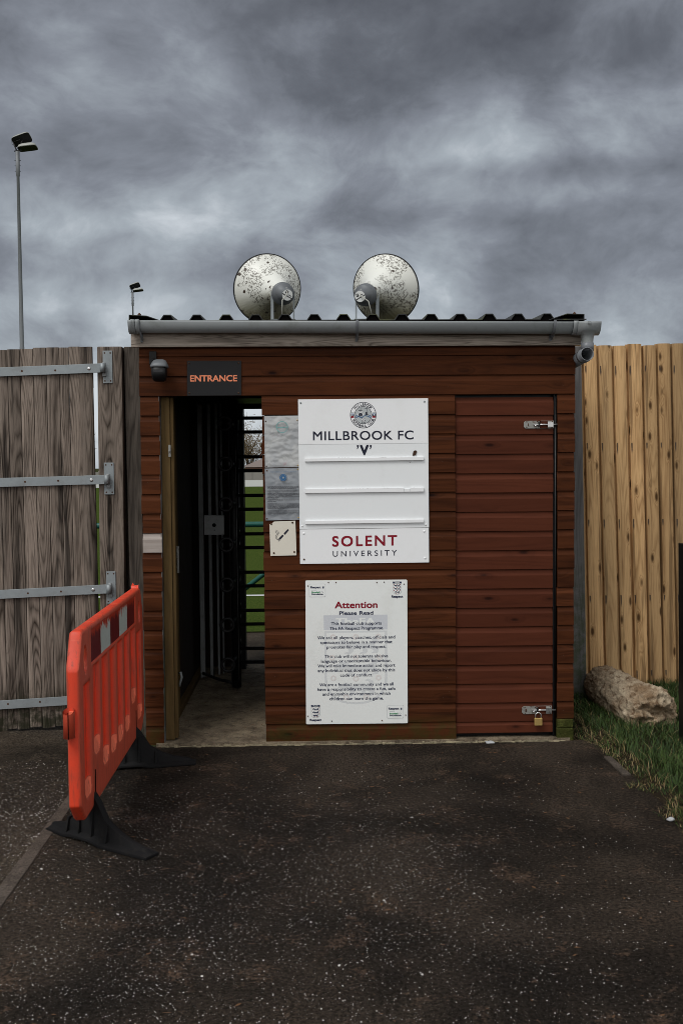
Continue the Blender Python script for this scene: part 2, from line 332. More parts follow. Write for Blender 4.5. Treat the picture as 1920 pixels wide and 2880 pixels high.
def concrete(name,c1,c2,d=(.03,.026,.018),damt=.6,s=1.0):
    m_,t,b=newmat(name); o=t.n('ShaderNodeTexCoord').outputs['Object']
    g=t.noise(o,120.0*s,4,.7); l=t.noise(o,6.0*s,6,.65,.3); l2=t.noise(o,22.0*s,5,.7)
    c=t.mix(t.ss(l,.3,.7),c1,c2); c=t.mix(t.m('MULTIPLY',t.ss(l2,.5,.68),damt),c,d)
    k=t.m('ADD',t.m('MULTIPLY',t.ss(g,.3,.7),.6),.62); c=t.scale(c,t.comb(k,k,k))
    setc(t,b,'Base Color',c); b.inputs['Roughness'].default_value=.85; b.inputs['Specular IOR Level'].default_value=.05
    bump(t,b,t.m('ADD',g,t.m('MULTIPLY',l2,2.0)),.8,.006); return m_
M['slab']=concrete('concrete_slab',(.27,.22,.155),(.125,.098,.07),(.045,.035,.025),.65)
M['lump']=concrete('broken_concrete',(.47,.39,.28),(.20,.13,.075),(.11,.062,.034),.9,1.1)
M['edging']=concrete('edging_concrete',(.115,.095,.08),(.07,.058,.048),(.03,.026,.022),.4)
M['mossy']=concrete('mossy_block',(.07,.065,.02),(.035,.04,.01),(.10,.11,.03),.6)
M['soil']=concrete('soil',(.030,.022,.014),(.018,.014,.009),(.05,.035,.02),.4)
M['earth']=plain('earth_ground',(.04,.045,.02),.95,0,.3,.3,spec=0)
M['aggregate']=concrete('exposed_aggregate',(.42,.36,.24),(.16,.14,.10),(.06,.06,.02),.5,2.0)
def turf(name,c1,c2,sc):
    m_,t,b=newmat(name); o=t.n('ShaderNodeTexCoord').outputs['Object']
    c=t.mix(t.noise(o,sc,6,.7),c1,c2); c=t.mix(t.ss(t.noise(o,sc*30,3,.7),.4,.65),c,(.02,.045,.008))
    setc(t,b,'Base Color',c); b.inputs['Roughness'].default_value=1; b.inputs['Specular IOR Level'].default_value=0; bump(t,b,t.noise(o,sc*40,3),.6,.02); return m_
M['turf']=turf('mown_turf',(.050,.074,.016),(.078,.094,.024),1.5)
def blade(name):
    m_,t,b=newmat(name); rnd=t.n('ShaderNodeAttribute',attribute_name='rnd').outputs['Fac']
    r_=t.n('ShaderNodeValToRGB',{0:rnd}); e=r_.color_ramp.elements
    e[0].position=0; e[0].color=(.014,.032,.008,1); e[1].position=.55; e[1].color=(.042,.074,.017,1)
    for p,c in ((.84,(.06,.10,.02,1)),(.9,(.16,.115,.05,1)),(1.0,(.26,.20,.11,1))):
        q=e.new(p); q.color=c
    setc(t,b,'Base Color',r_.outputs[0]); b.inputs['Roughness'].default_value=.6; b.inputs['Specular IOR Level'].default_value=.25
    return m_
M['blade']=blade('grass_blades')
def plastic_orange():
    m_,t,b=newmat('faded_orange_plastic'); o=t.n('ShaderNodeTexCoord').outputs['Object']
    uv=t.n('ShaderNodeUVMap',uv_map='UVMap').outputs[0]; h=t.sep(uv)[0]   # u = raised (1) or recessed (0), higher on the painted-bright scoop floors: raised skin is sun-bleached and scuffed
    n=t.noise(o,9.0,5,.65); f=t.noise(o,110.0,3,.7)
    f_=t.sep(uv)[1]; seam=t.m('MULTIPLY',t.m('LESS_THAN',t.m('ABSOLUTE',t.m('SUBTRACT',f_,.5)),.028),t.m('LESS_THAN',h,.6))  # moulded seam, its highlight put into the colour as a lighter line
    c=t.mix(t.m('MULTIPLY',h,.85),(.76,.034,.002),(.42,.070,.036)); c=t.mix(t.m('GREATER_THAN',h,1.5),c,(.85,.17,.09)); c=t.mix(t.m('MULTIPLY',seam,.55),c,(.75,.16,.07))  # upturned scoop floors coloured brighter for the light they catch from above
    c=t.mix(t.m('MULTIPLY',t.ss(n,.42,.7),.35),c,(.34,.045,.02))
    vz=t.noise(t.scale(o,(60,60,5)),1.0,4,.7)
    c=t.mix(t.m('MULTIPLY',t.ss(vz,.53,.68),.55),c,(.16,.04,.022))
    c=t.mix(t.m('MULTIPLY',t.ss(f,.62,.74),.35),c,(.10,.035,.02))
    setc(t,b,'Base Color',c); setc(t,b,'Roughness',t.m('ADD',.42,t.m('MULTIPLY',n,.25))); bump(t,b,f,.12,.001); return m_
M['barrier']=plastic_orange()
def strip_mat():
    m_,t,b=newmat('reflective_strip'); uv=t.n('ShaderNodeUVMap',uv_map='UVMap').outputs[0]; u,v,_=t.sep(uv); o=t.n('ShaderNodeTexCoord').outputs['Object']
    white=t.m('GREATER_THAN',t.m('FLOORED_MODULO',u,2.0),1.0)
    c=t.mix(white,(.115,.004,.008),(.46,.50,.47))
    n=t.noise(t.scale(o,(40,40,12)),1.0,5,.7)
    peel=t.ss(t.m('ADD',t.m('MULTIPLY',v,.62),t.m('MULTIPLY',n,.9)),.96,.99)
    c=t.mix(peel,c,(.42,.03,.01))
    sc=t.ss(t.noise(t.scale(o,(90,90,20)),1.0,5,.7),.63,.70)
    c=t.mix(t.m('MULTIPLY',sc,.7),c,t.mix(white,(.30,.08,.12),(.28,.10,.08)))
    setc(t,b,'Base Color',c); b.inputs['Roughness'].default_value=.35; return m_
M['strip']=strip_mat()
def horn_mat():
    m_,t,b=newmat('lichened_horn'); tc=t.n('ShaderNodeTexCoord'); o=tc.outputs['Object']; g=tc.outputs['Object']
    z=t.sep(o)[2]
    pos=t.n('ShaderNodeNewGeometry').outputs['Position']; pz=t.sep(pos)[2]
    reg=t.noise(pos,7.0,3,.5)
    v1=t.n('ShaderNodeTexVoronoi',{'Vector':t.n('ShaderNodeVectorMath',{0:pos,1:t.scale(t.n('ShaderNodeTexNoise',{'Vector':pos,'Scale':60.0}).outputs[1],(.02,.02,.02))},operation='ADD').outputs[0],'Scale':125.0})
    s1=t.m('LESS_THAN',v1.outputs['Distance'],t.m('MULTIPLY',t.ss(reg,.36,.56),t.m('MULTIPLY',t.sep(v1.outputs['Color'])[0],.78)))
    v2=t.n('ShaderNodeTexVoronoi',{'Vector':pos,'Scale':22.0}); d2=t.m('ADD',v2.outputs['Distance'],t.m('MULTIPLY',t.m('SUBTRACT',t.noise(pos,120.0,3),.5),.35))
    s2=t.m('MULTIPLY',t.m('LESS_THAN',d2,.24),t.m('LESS_THAN',t.sep(v2.outputs['Color'])[1],.22))
    v3=t.n('ShaderNodeTexNoise',{'Vector':pos,'Scale':170.0,'Detail':2}).outputs[0]
    uvn=t.n('ShaderNodeUVMap',uv_map='UVMap').outputs[0]; uu,vv,_=t.sep(uvn)
    stre=t.noise(t.comb(t.m('MULTIPLY',uu,90.0),t.m('MULTIPLY',vv,9.0)),1.0,4,.6)
    low=t.m('SUBTRACT',1.0,t.ss(pz,2.48,2.68))
    inner=t.m('SUBTRACT',1.0,t.ss(vv,.18,.36))
    alg=t.m('MULTIPLY',low,t.m('MULTIPLY',t.m('ADD',.30,t.m('MULTIPLY',t.ss(stre,.35,.6),.7)),t.m('ADD',.75,inner)),clamp=True)
    c=(.70,.71,.66)
    c=t.mix(t.m('MULTIPLY',low,.75),c,(.33,.29,.085)); c=t.mix(alg,c,(.085,.068,.008))
    c=t.mix(t.m('MULTIPLY',s1,.85),c,(.07,.06,.045)); c=t.mix(s2,c,(.045,.03,.02))
    setc(t,b,'Base Color',c); b.inputs['Roughness'].default_value=.42; return m_
M['horn']=horn_mat()
def film():
    m_,t,b=newmat('laminated_sheet'); o=t.n('ShaderNodeTexCoord').outputs['Object']
    n=t.noise(o,9.0,4,.6,.6); c=t.mix(t.ss(n,.35,.65),(.33,.345,.36),(.44,.45,.45))
    st=t.ss(t.noise(o,14.0,4,.7),.60,.72); c=t.mix(t.m('MULTIPLY',st,.35),c,(.32,.15,.18))
    setc(t,b,'Base Color',c); b.inputs['Roughness'].default_value=.16; b.inputs['Specular IOR Level'].default_value=.6
    bump(t,b,t.noise(o,13.0,3,.5,1.0),.4,.010); return m_
M['film']=film()
M['film2']=plain('laminated_grey_sheet',(.235,.255,.28),.18,0,.25,10,.0,spec=.7,dirt=(.40,.41,.42,.4))
# ------------------------------------------------------------------ lettering
dg=bpy.context.evaluated_depsgraph_get()
def glyphs(s,bold=0.0,spacing=1.0):
    cu_=bpy.data.curves.new('lettering','FONT'); cu_.body=s; cu_.size=1; cu_.offset=bold; cu_.space_character=spacing; cu_.resolution_u=6
    ob=bpy.data.objects.new('lettering',cu_); col.objects.link(ob)
    d=bpy.context.evaluated_depsgraph_get(); me=bpy.data.meshes.new_from_object(ob.evaluated_get(d))
    vs=[v.co.copy() for v in me.vertices]; fs=[tuple(p.vertices) for p in me.polygons]
    bpy.data.objects.remove(ob); bpy.data.curves.remove(cu_); bpy.data.meshes.remove(me)
    return vs,fs
vsH,_=glyphs('H'); CAP=max(v.y for v in vsH)
def text(mb,s,x0,x1,zb,cap,y,mi=0,bold=0.0,spacing=1.0,slope=0.0):
    vs,fs=glyphs(s,0,spacing); a=min(v.x for v in vs)-bold; b=max(v.x for v in vs)+bold; k=(x1-x0)/(b-a); h=cap/(CAP+2*bold)
    for i,(dx,dy) in enumerate(((0,0),) if bold<=0 else ((-1,-1),(1,1),(-1,1),(1,-1),(0,0))):
        mb.mesh([(x0+(v.x+dx*bold-a)*k,y-.00007*i,zb+(v.y+bold+dy*bold)*h+slope*(v.x-a)*k) for v in vs],fs,mi)
def arctext(mb,s,cx,cz,rad,a0,a1,cap,y,mi,top=True,bold=.02):
    n=len(s)
    for i,ch in enumerate(s):
        if ch==' ': continue
        a=a0+(a1-a0)*i/(n-1); vs,fs=glyphs(ch,0); c=(min(v.x for v in vs)+max(v.x for v in vs))/2; k=cap/CAP
        ux,uz=(math.sin(a),-math.cos(a)) if top else (-math.sin(a),math.cos(a))
        vx,vz=(math.cos(a),math.sin(a)) if top else (-math.cos(a),-math.sin(a))
        pts=[]
        for v in vs:
            p,q=(v.x-c)*k,v.y*k-cap/2
            pts.append((cx+rad*math.cos(a)+p*ux+q*vx,y,cz+rad*math.sin(a)+p*uz+q*vz))
        mb.mesh(pts,fs,mi); e_=cap*.035
        for q,(dx,dz) in enumerate(((e_,e_),(-e_,e_),(e_,-e_),(-e_,-e_))): mb.mesh([(p[0]+dx,p[1]-.00006*(q+1),p[2]+dz) for p in pts],fs,mi)
def screwheads(name,pts,y,r,mat,parent,label=None):
    for (x,z) in pts:
        mb=MB(); mb.lathe((x,y,z),(0,-1,0),[(0,r),(.0018,r*.95),(.0032,r*.6),(.0036,r*.2),(.0030,0)],14)
        o=mb.build(name,mat,parent)
        if label: o['label']=label
# ================================================================== SETTING
ZG=-.028                                   # asphalt level
mb=MB(); mb.face([(-400,-60,-.09),(400,-60,-.09),(400,500,-.09),(-400,500,-.09)]); mb.build('ground',M['earth'],kind='structure')
mb=MB(); mb.face([(-1.205,-9,ZG),(2.2,-9,ZG),(2.2,-.02,ZG),(-1.205,-.02,ZG)]); mb.build('asphalt_path',M['asphalt'],kind='structure')
mb=MB(); mb.face([(-12,-9,ZG-.004),(-1.205,-9,ZG-.004),(-1.205,1.2,ZG-.004),(-12,1.2,ZG-.004)]); mb.build('side_path',M['asphalt2'],kind='structure')
mb=MB(); mb.face([(-30,-60,-.05),(30,-60,-.05),(30,-9,-.05),(-30,-9,-.05)]); mb.build('road',M['asphalt2'],kind='structure')
mb=MB()
yy=-9.0
while yy<-.35:
    mb.box(-1.238+random.uniform(-.003,.003),-1.178+random.uniform(-.003,.003),yy,yy+.91,ZG-.05,ZG+.006+random.uniform(-.002,.003)); yy+=.915
mb.build('concrete_edging',M['edging'],kind='structure',bevel=.004)
mb=MB(); mb.box(-.93,1.50,-.035,2.25,-.09,-.010,rnd=.2); slab=mb.build('concrete_floor',M['slab'],kind='structure')
# rough exposed lip of the slab
mb=MB()
x=-.90
while x<1.44:
    L=random.uniform(.012,.04); d=random.uniform(.002,.018)
    mb.box(x,x+L,-.036-d,-.035,ZG-.01,-.016-random.uniform(0,.010)); x+=L
mb.build('slab_lip',M['aggregate'],kind='structure',bevel=.002)
mb=MB(); mb.face([(-40,2.25,-.03),(30,2.25,-.03),(30,3.9,-.03),(-40,3.9,-.03)]); mb.build('perimeter_path',M['asphalt2'],kind='structure')
mb=MB(); mb.face([(-60,3.9,-.02),(60,3.9,-.02),(60,68,-.02),(-60,68,-.02)]); mb.build('football_pitch',M['turf'],kind='structure')
mb=MB(); mb.face([(-50,6.5,-.014),(50,6.5,-.014),(50,6.62,-.014),(-50,6.62,-.014)]); mb.build('touchline',M['farwhite'],kind='structure')
# grass edge outline (metres), from near the shed corner towards the camera
edge=[G(x,y,ZG) for x,y in ((1613,2078),(1669,2098),(1713,2142),(1756,2176),(1778,2211),(1847,2263),(1882,2315),(1916,2350))]
EDG=[(p.y,p.x) for p in edge]; EDG.sort()
EDG=[(-9.0,2.25),(-3.2,2.0),(-2.3,1.80)]+EDG
def xedge(y):
    if y<=EDG[0][0]: return EDG[0][1]
    for (a,xa),(b,xb) in zip(EDG,EDG[1:]):
        if y<=b: return xa+(xb-xa)*(y-a)/(b-a)
    return EDG[-1][1]
def gz(x,y):
    d=x-xedge(y); n=mn.noise(Vector((x*3,y*3,0)))*.012+mn.noise(Vector((x*11,y*11,4)))*.006
    return ZG-.012+min(max(d,0)*.30,.045)+max(0,d)*.012+n*min(1,max(d,0)*8+.1)
mb=MB(); nx,ny=90,130; vs=[];fs=[]
for j in range(ny+1):
    y=-9+(10.6)*(j/ny)**.6
    for i in range(nx+1):
        x=xedge(y)-.05+ (7.0)*(i/nx)**2.2
        if y>-.05 and x<1.5: x=1.5
        vs.append((x,y,gz(x,y)))
for j in range(ny):
    for i in range(nx): a=j*(nx+1)+i; fs.append((a,a+1,a+nx+2,a+nx+1))
mb.mesh(vs,fs,smooth=True); mb.build('grass_verge_soil',M['soil'],kind='structure')
# small blades of grass
gb=MB()
def addblade(x,y,h,r,wd=.0035,lean=None):
    z=gz(x,y)-.004; a=random.uniform(0,6.28); l=lean if lean is not None else random.uniform(.3,1.7)*h
    dx,dy=math.cos(a),math.sin(a); px_,py_=-dy*wd/2,dx*wd/2
    b=len(gb.v); mx,my,mz=x+dx*l*.35,y+dy*l*.35,z+h*.62
    gb.v+=[(x-px_,y-py_,z),(x+px_,y+py_,z),(mx+px_*.8,my+py_*.8,mz),(mx-px_*.8,my-py_*.8,mz),(x+dx*l,y+dy*l,z+h)]
    for f in ((0,1,2,3),(3,2,4)):
        gb.f.append([b+i for i in f]); gb.uv.append([(0,0)]*len(f)); gb.r.append(r); gb.m.append(0); gb.sm.append(False)
for i in range(62000):
    y=random.uniform(-2.6,1.25) if i<56000 else random.uniform(-5,1.25)
    x=xedge(y)+random.uniform(-.06,1.7) if i<52000 else xedge(y)+random.uniform(0,4.5)
    if y>-.02 and x<1.545: continue
    d=x-xedge(y); c=mn.noise(Vector((x*5,y*5,9)))
    if d+c*.09<0.02: continue
    if c<-.32 and random.random()<.6: continue
    dry=random.random()<(.45 if d<.12 else .05)
    h=random.uniform(.025,.075)*(1+.9*max(0,c))*(.5 if d<.1 else 1)*(1.25 if y>.7 else 1)
    h*=.8; addblade(x,y,h,random.uniform(.86,1) if dry else min(.83,max(0,random.gauss(.38+.35*c,.2))),random.uniform(.0025,.005))
go=gb.build('grass',M['blade'],kind='stuff',recalc=False); tag(go,'rough grass and weeds on the verge beside the shed','grass')
# dry tangled stems at the shed corner
gb=MB()
for i in range(420):
    y=random.gauss(-.10,.05); x=random.gauss(1.60,.07); 
    if x<1.50: x=1.50+random.random()*.03
    addblade(x,y,random.uniform(.004,.022),random.uniform(.88,1),.003,random.uniform(.02,.06))
for i in range(260):
    y=random.uniform(-1.6,-.15); x=xedge(y)+random.gauss(-.02,.05); addblade(x,y,random.uniform(.003,.02),random.uniform(.86,.97),.003,random.uniform(.02,.05))
o=gb.build('dry_grass',M['blade'],kind='stuff',recalc=False); tag(o,'tangle of dry straw along the grass edge by the shed corner','dry grass')
# white grit scattered over the asphalt
gm=plain('pale_grit',(.62,.61,.59),.7,0,.3,200)
mb=MB(); k=0
while k<34000:
    y=-.25-3.3*random.random()**.75; x=random.uniform(-3.2,2.2)
    if x>xedge(y)-.1: continue
    den=min(1,max(0,(-y-.2)/1.5))*(1 if x<.1 else max(.16,1-(x-.1)*.75)) if x>-1.2 else .9
    den*=.70+.5*mn.noise(Vector((x*1.3,y*1.3,2)))
    if random.random()>max(.03,den): continue
    r=.0010+.0032*random.random()**4.0; 
    if random.random()<.012: r*=1.8
    q=[(x+r*random.uniform(.6,1.2)*math.cos(a),y+r*random.uniform(.6,1.2)*math.sin(a),ZG-.0005) for a in (0.3,1.5,2.8,4.1,5.3)]
    b=len(mb.v); mb.v+=q+[(x,y,ZG+r*.6)]
    for i in range(5):
        mb.f.append([b+i,b+(i+1)%5,b+5]); mb.uv.append([(0,0)]*3); mb.r.append(0); mb.m.append(0); mb.sm.append(False)
    k+=1
o=mb.build('grit',gm,kind='stuff',recalc=False); tag(o,'pale grit and specks strewn over the dark asphalt','grit')
mb=MB()      # bits of leaf and bark
for i in range(330):
    if i<60: x,y,z=random.uniform(-.85,-.3),random.uniform(.0,1.6),-.008
    else:
        y=-.15-4.6*random.random(); x=random.uniform(-1.1,xedge(y)-.05); z=ZG+.002
    r=random.uniform(.004,.013); a=random.uniform(0,6.28)
    mb.face([(x+r*s_*math.cos(a+p)*1.0,y+r*s_*math.sin(a+p)*.7,z+random.uniform(0,.003)) for p,s_ in ((0,1.3),(.9,.6),(2.2,.5),(3.1,1.2),(4.0,.55),(5.4,.6))])
o=mb.build('leaf_litter',M['leaf'],kind='stuff',recalc=False); tag(o,'crumbs of dead leaf and bark on the asphalt and shed floor','leaf litter')
# ================================================================== SHED
WX0,WX1=-.995,1.527
OX0,OX1=-.885,-.292        # turnstile opening
DX0,DX1=.829,1.404         # store door
ZB=2.014; PITCH_B=.1131; FY=-.018
shed=empty('entrance_shed',(.27,1.1,0),'small shed clad in dark red stained boards with corrugated roof and turnstile opening','shed')
def lap(mb,x0,x1,zt,h,rnd=None,yo=0.0,mi=0,cv=1.0):
    z=zt-h; p=[(yo+.004,zt),(yo-.0085,zt-.0005),(yo-.0092,zt-.10*h),(yo-.0115,zt-.19*h),(yo-.0155,zt-.26*h),(yo-.018,zt-.30*h),(yo-.018,z+.004),(yo-.0165,z+.0015),(yo+.004,z+.0015)]
    p=[p[0]]+[(yo-.018+(y-yo+.018)*cv,z_) for y,z_ in p[1:6]]+p[6:]
    mb.extrude_x(p,x0,x1,rnd,mi)
def wall(x0,x1,ztop,zbot,name,mat,yo=0.0,jit=.002,skip=(),first=None,parent=shed,dz=0.0,cv=.8):
    mb=MB(); z=ztop; i=0
    h0=first if first else PITCH_B
    while z>zbot+.004:
        h=min(h0 if i==0 else PITCH_B,z-zbot)
        if i not in skip: lap(mb,x0+random.uniform(-jit,jit),x1+random.uniform(-jit,jit),z-.0012,h,None,yo+random.uniform(-.001,.001),0,cv)
        z-=h; i+=1
    return mb.build(name,mat,parent)
wall(WX0,WX1,2.30,ZB,'header_cladding',M['clad'],first=2.30-ZB-2*PITCH_B,jit=.001)
wall(OX1,DX0-.003,ZB,-.022,'front_cladding',M['clad'],jit=.0025)
wall(WX0+.003,OX0+.002,ZB,ZB-7*PITCH_B,'side_pier_cladding',M['clad'],jit=.003)
wall(WX0+.003,OX0+.002,ZB-8*PITCH_B,-.022,'side_pier_cladding',M['clad'],jit=.003)
mb=MB(); lap(mb,WX0+.005,OX0+.004,ZB-7*PITCH_B-.001,PITCH_B,.4,-.003)
o=mb.build('bare_board',M['bare'],shed); o['label']='unpainted pale replacement board in the narrow pier'
wall(DX1+.022,WX1-.002,ZB,.10,'corner_pier_cladding',M['clad'],jit=.003)
mb=MB(); mb.box(DX1+.02,WX1-.004,-.03,.03,-.03,.045,0); mb.box(DX1+.022,WX1-.006,-.026,.03,.047,.098,0); o=mb.build('mossy_block',M['mossy'],shed,bevel=.005); o['label']='green mossy timber blocks at the foot of the corner pier'
# side walls, back wall, inner walls, ceiling
def sidewall(x0,x1,name,outward):
    mb=MB(); z=2.30; i=0
    while z>.0:
        h=min(PITCH_B,z+.02); 
        xo=x1 if outward>0 else x0; e=.012*outward
        c=[(xo,.005),(xo+e*.3,.005)]
        pr=[(0,z),(.2,z),(.3,z-.08*h),(1,z-.25*h),(1,z-h+.002),(0,z-h+.002)]
        r_=random.random()
        for (a,za),(b,zb) in zip(pr,pr[1:]):
            mb.face([(xo+e*a,.006,za),(xo+e*a,2.25,za),(xo+e*b,2.25,zb),(xo+e*b,.006,zb)],0,[(za+r_*9,0+r_*20),(za+r_*9,2.2+r_*20),(zb+r_*9,2.2+r_*20),(zb+r_*9,0+r_*20)],r_)
        z-=h
    mb.box(min(x0,x1),max(x0,x1),.006,2.25,-.01,2.30,1,.5)
    return mb.build(name,M['clad'],shed)
sidewall(WX1-.035,WX1-.015,'outer_side_wall',1)
sidewall(WX0+.012,WX0+.03,'outer_side_wall',-1)
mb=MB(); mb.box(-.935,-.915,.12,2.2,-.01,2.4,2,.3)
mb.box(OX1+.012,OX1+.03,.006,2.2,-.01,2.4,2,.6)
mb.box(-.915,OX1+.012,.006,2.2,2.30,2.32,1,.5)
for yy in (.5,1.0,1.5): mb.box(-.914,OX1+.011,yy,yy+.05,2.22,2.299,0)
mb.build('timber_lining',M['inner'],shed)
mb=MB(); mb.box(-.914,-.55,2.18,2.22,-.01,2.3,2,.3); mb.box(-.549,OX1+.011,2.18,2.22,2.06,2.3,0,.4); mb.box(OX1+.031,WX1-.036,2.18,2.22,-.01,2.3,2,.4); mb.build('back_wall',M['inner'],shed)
mb=MB(); mb.box(-.883,-.832,.035,.085,-.006,2.013,2,.55); 
mb.box(-.8315,-.812,.045,.085,.0,2.012,2,.2)
o=mb.build('door_post',M['post'],shed,bevel=.004)
mb=MB(); mb.box(-.913,-.868,.50,.58,.0,2.2,2,.3); mb.build('inner_post',M['post'],shed,bevel=.004)
mb=MB(); mb.box(-.886,-.8835,-.016,.034,-.02,2.012,2,.6); mb.build('trim_strip',M['greypost'],shed)
mb=MB(); mb.box(-.912,-.872,.6,2.1,-.009,.035,1,.4); mb.build('floor_plate',M['post'],shed,bevel=.003)
for (x,z,h) in ((-.842,1.70,.07),(-.866,1.02,.17)):
    mb=MB(); mb.box(x,x+.014,.03 if z>1.5 else .49,.034 if z>1.5 else .499,z-h/2,z+h/2); mb.tube([(x+.007,.03 if z>1.5 else .49,z),(x+.007,(.03 if z>1.5 else .49)-.014,z)],.005,10); mb.build('latch',M['rustplate'],shed,bevel=.001)
p=G(500,1957,0.05)
mb=MB(); mb.tube([(-.862,.47,.30),(-.845,.44,.31),(-.84,.44,.28),(-.85,.45,.25),(-.857,.46,.22)],.008,8); mb.build('wall_clip',M['gutter'],shed)
# roof: corrugated sheet with trapezoid ribs, verge cappings, fascia
PKS=[P(x,890,-.06).x for x in (636,719,802,887,967.5,1048,1130,1212)]
sp=(PKS[-1]-PKS[0])/7
pk=[PKS[0]+sp*i for i in range(-3,12)]
ZR=P(900,898.5,-.06).z; RH=P(900,883,-.06).z-ZR; slope=math.tan(R(2.2))
mb=MB(); prof=[]
for c in pk:
    if c<-.98 or c>1.56: continue
    prof+=[(c-.043,0),(c-.021,RH),(c+.021,RH),(c+.043,0)]
prof=[(-1.02,0)]+prof+[(1.58,0)]
ys=[-.06,.6,1.3,2.35]
vs=[];fs=[];th=.004
for y in ys:
    for x,z in prof: vs.append((x,y,ZR+z+(y+.06)*slope+.004*math.sin(x*9+y*2)*(y>0)))
n=len(prof)
for j in range(len(ys)-1):
    for i in range(n-1): a=j*n+i; fs.append((a,a+1,a+n+1,a+n))
mb.mesh(vs,fs); ro=mb.build('corrugated_roof',M['roof'],shed); sdm=ro.modifiers.new('t','SOLIDIFY'); sdm.thickness=.005; sdm.offset=-1
mb=MB()   # black foam fillers closing the ribs at the eaves
for c in pk:
    if c<-.9 or c>1.50: continue
    mb.prism([(c-.040,ZR-.006),(c+.040,ZR-.006),(c+.019,ZR+RH-.006),(c-.019,ZR+RH-.006)],-.05,.0)
mb.box(-1.015,1.57,-.052,.02,ZR-.03,ZR-.0065)
mb.build('eaves_filler',M['hole'],shed)
def cap(pts,name,y0=-.064,y1=2.35):
    mb=MB(); vs=[];fs=[];n=len(pts)
    for y in (y0,y1):
        for px_,py_ in pts: q=P(px_,py_,y0); vs.append((q.x,y,q.z+(y-y0)*slope))
    for i in range(n-1): fs.append((i,i+1,n+i+1,n+i))
    mb.mesh(vs,fs); o=mb.build(name,M['roof'],shed); s_=o.modifiers.new('t','SOLIDIFY'); s_.thickness=.004; return o
cap([(361,934),(362,884.5),(412,887),(450,900)],'verge_capping')
cap([(1543,898),(1594,881),(1643,882.5),(1643,905)],'verge_capping')
for (x,y) in ((391,884),(1616,881)):
    q=P(x,y,-.03); mb=MB(); mb.lathe((q.x,-.02,q.z-.002),(0,0,1),[(0,.010),(.006,.010),(.006,.005),(.012,.005),(.012,0)],10); mb.build('roof_screw',M['rust'],shed)
fz1=P(370,975,-.05).z
mb=MB(); mb.box(P(368,977,-.045).x,P(1634,972,-.045).x,-.045,-.0195,fz1-.001,ZR-.031,0,.35); mb.build('fascia_board',M['fascia'],shed,bevel=.003)
mb=MB(); mb.box(WX0,WX1,-.019,2.2,2.302,2.33,1,.5); mb.build('soffit',M['inner'],shed)
# gutter
GY=-.105; RG=.056; gl=P(364,904,GY); gr=P(1682,908,GY)
def gutter_piece(mb,x0,x1,r,over=.0,lift=0.0):
    n=20; vs=[];fs=[]
    def zt(x): return gl.z+(gr.z-gl.z)*(x-gl.x)/(gr.x-gl.x)+lift
    for x in (x0,x1):
        for rr in (r,r-.003):
            for i in range(n+1):
                a=math.pi+math.pi*i/n; a0=-over; q=math.pi*(1+i/n)
                vs.append((x,GY+rr*math.cos(q),zt(x)+rr*1.12*math.sin(q)+(over if i in(0,n) else 0)))
    m_=n+1
    for i in range(n):
        fs+=[(i,i+1,2*m_+i+1,2*m_+i),(m_+i+1,m_+i,3*m_+i,3*m_+i+1)]
        fs+=[(i,m_+i,m_+i+1,i+1),(2*m_+i+1,3*m_+i+1,3*m_+i,2*m_+i)]
    for e in (0,n): fs.append((e,2*m_+e,3*m_+e,m_+e))
    mb.mesh(vs,fs,smooth=True)
mb=MB(); gutter_piece(mb,gl.x+.01,P(1622,905,GY).x,RG)
gut=mb.build('gutter',M['gutter'],shed)
mb=MB(); gutter_piece(mb,gl.x,gl.x+.026,RG+.007); 
q=[(gl.x+.001,GY+(RG+.006)*math.cos(math.pi+math.pi*i/20),gl.z+(RG+.006)*1.12*math.sin(math.pi+math.pi*i/20)) for i in range(21)]; mb.face(q)
mb.build('stop_end',M['gutter'],gut)
for a,b in ((372,382.5),(384.5,395),(1606,1618)):
    mb=MB(); gutter_piece(mb,P(a,905,GY).x,P(b,905,GY).x,RG+.006,.004); mb.build('union_clip',M['gutter'],gut)
for c in (393,1003,1554):
    x0=P(c-3.5,905,GY).x; x1=P(c+3.5,905,GY).x; mb=MB(); gutter_piece(mb,x0,x1,RG+.005,.006)
    xm=(x0+x1)/2+.004; pts=[(xm,GY-.02,gl.z-RG*1.12+.004),(xm+.001,-.09,gl.z-.085),(xm+.002,-.062,gl.z-.10),(xm+.002,-.052,gl.z-.085)]
    mb.tube(pts,.006,8); mb.box(x0,x1,-.052,-.0455,gl.z-.11,gl.z-.02)
    mb.build('gutter_bracket',M['pvcdark'],gut,bevel=.001)
mb=MB(); gutter_piece(mb,P(1618,905,GY).x,gr.x,RG+.008,.0,.001)
ox=P(1651,950,GY).x; zt=gr.z
mb.lathe((ox,GY,zt-.045),(0,0,-1),[(0,.062),(.012,.052),(.024,.040),(.040,.035),(.060,.0335),(.068,.0335)],32)
mb.box(P(1644,910,GY).x,P(1652,910,GY).x,GY-RG-.014,GY-RG-.006,zt-.012,zt+.002)
mb.build('gutter_outlet',M['gutter'],gut)
mb=MB(); mb.lathe((ox,GY,zt-.113),(0,0,-1),[(0,.0345),(.0005,.037),(.046,.037),(.046,.034),(.0,.034)],32); mb.build('outlet_socket',M['pvcdark'],gut)
pc=P(1651,995,-.16)
mb=MB(); prof=[(0,.0365),(.0,.0395),(.60,.0395)]; mb.lathe(pc,(-.02,1,-.06),[(.5,.0345),(0,.0345),(0,.0385),(.5,.0385)],36); mb.lathe(pc+Vector((-.001,.05,-.003)),(-.02,1,-.06),[(0,.0385),(0,.041),(.03,.041),(.03,.0385)],36)
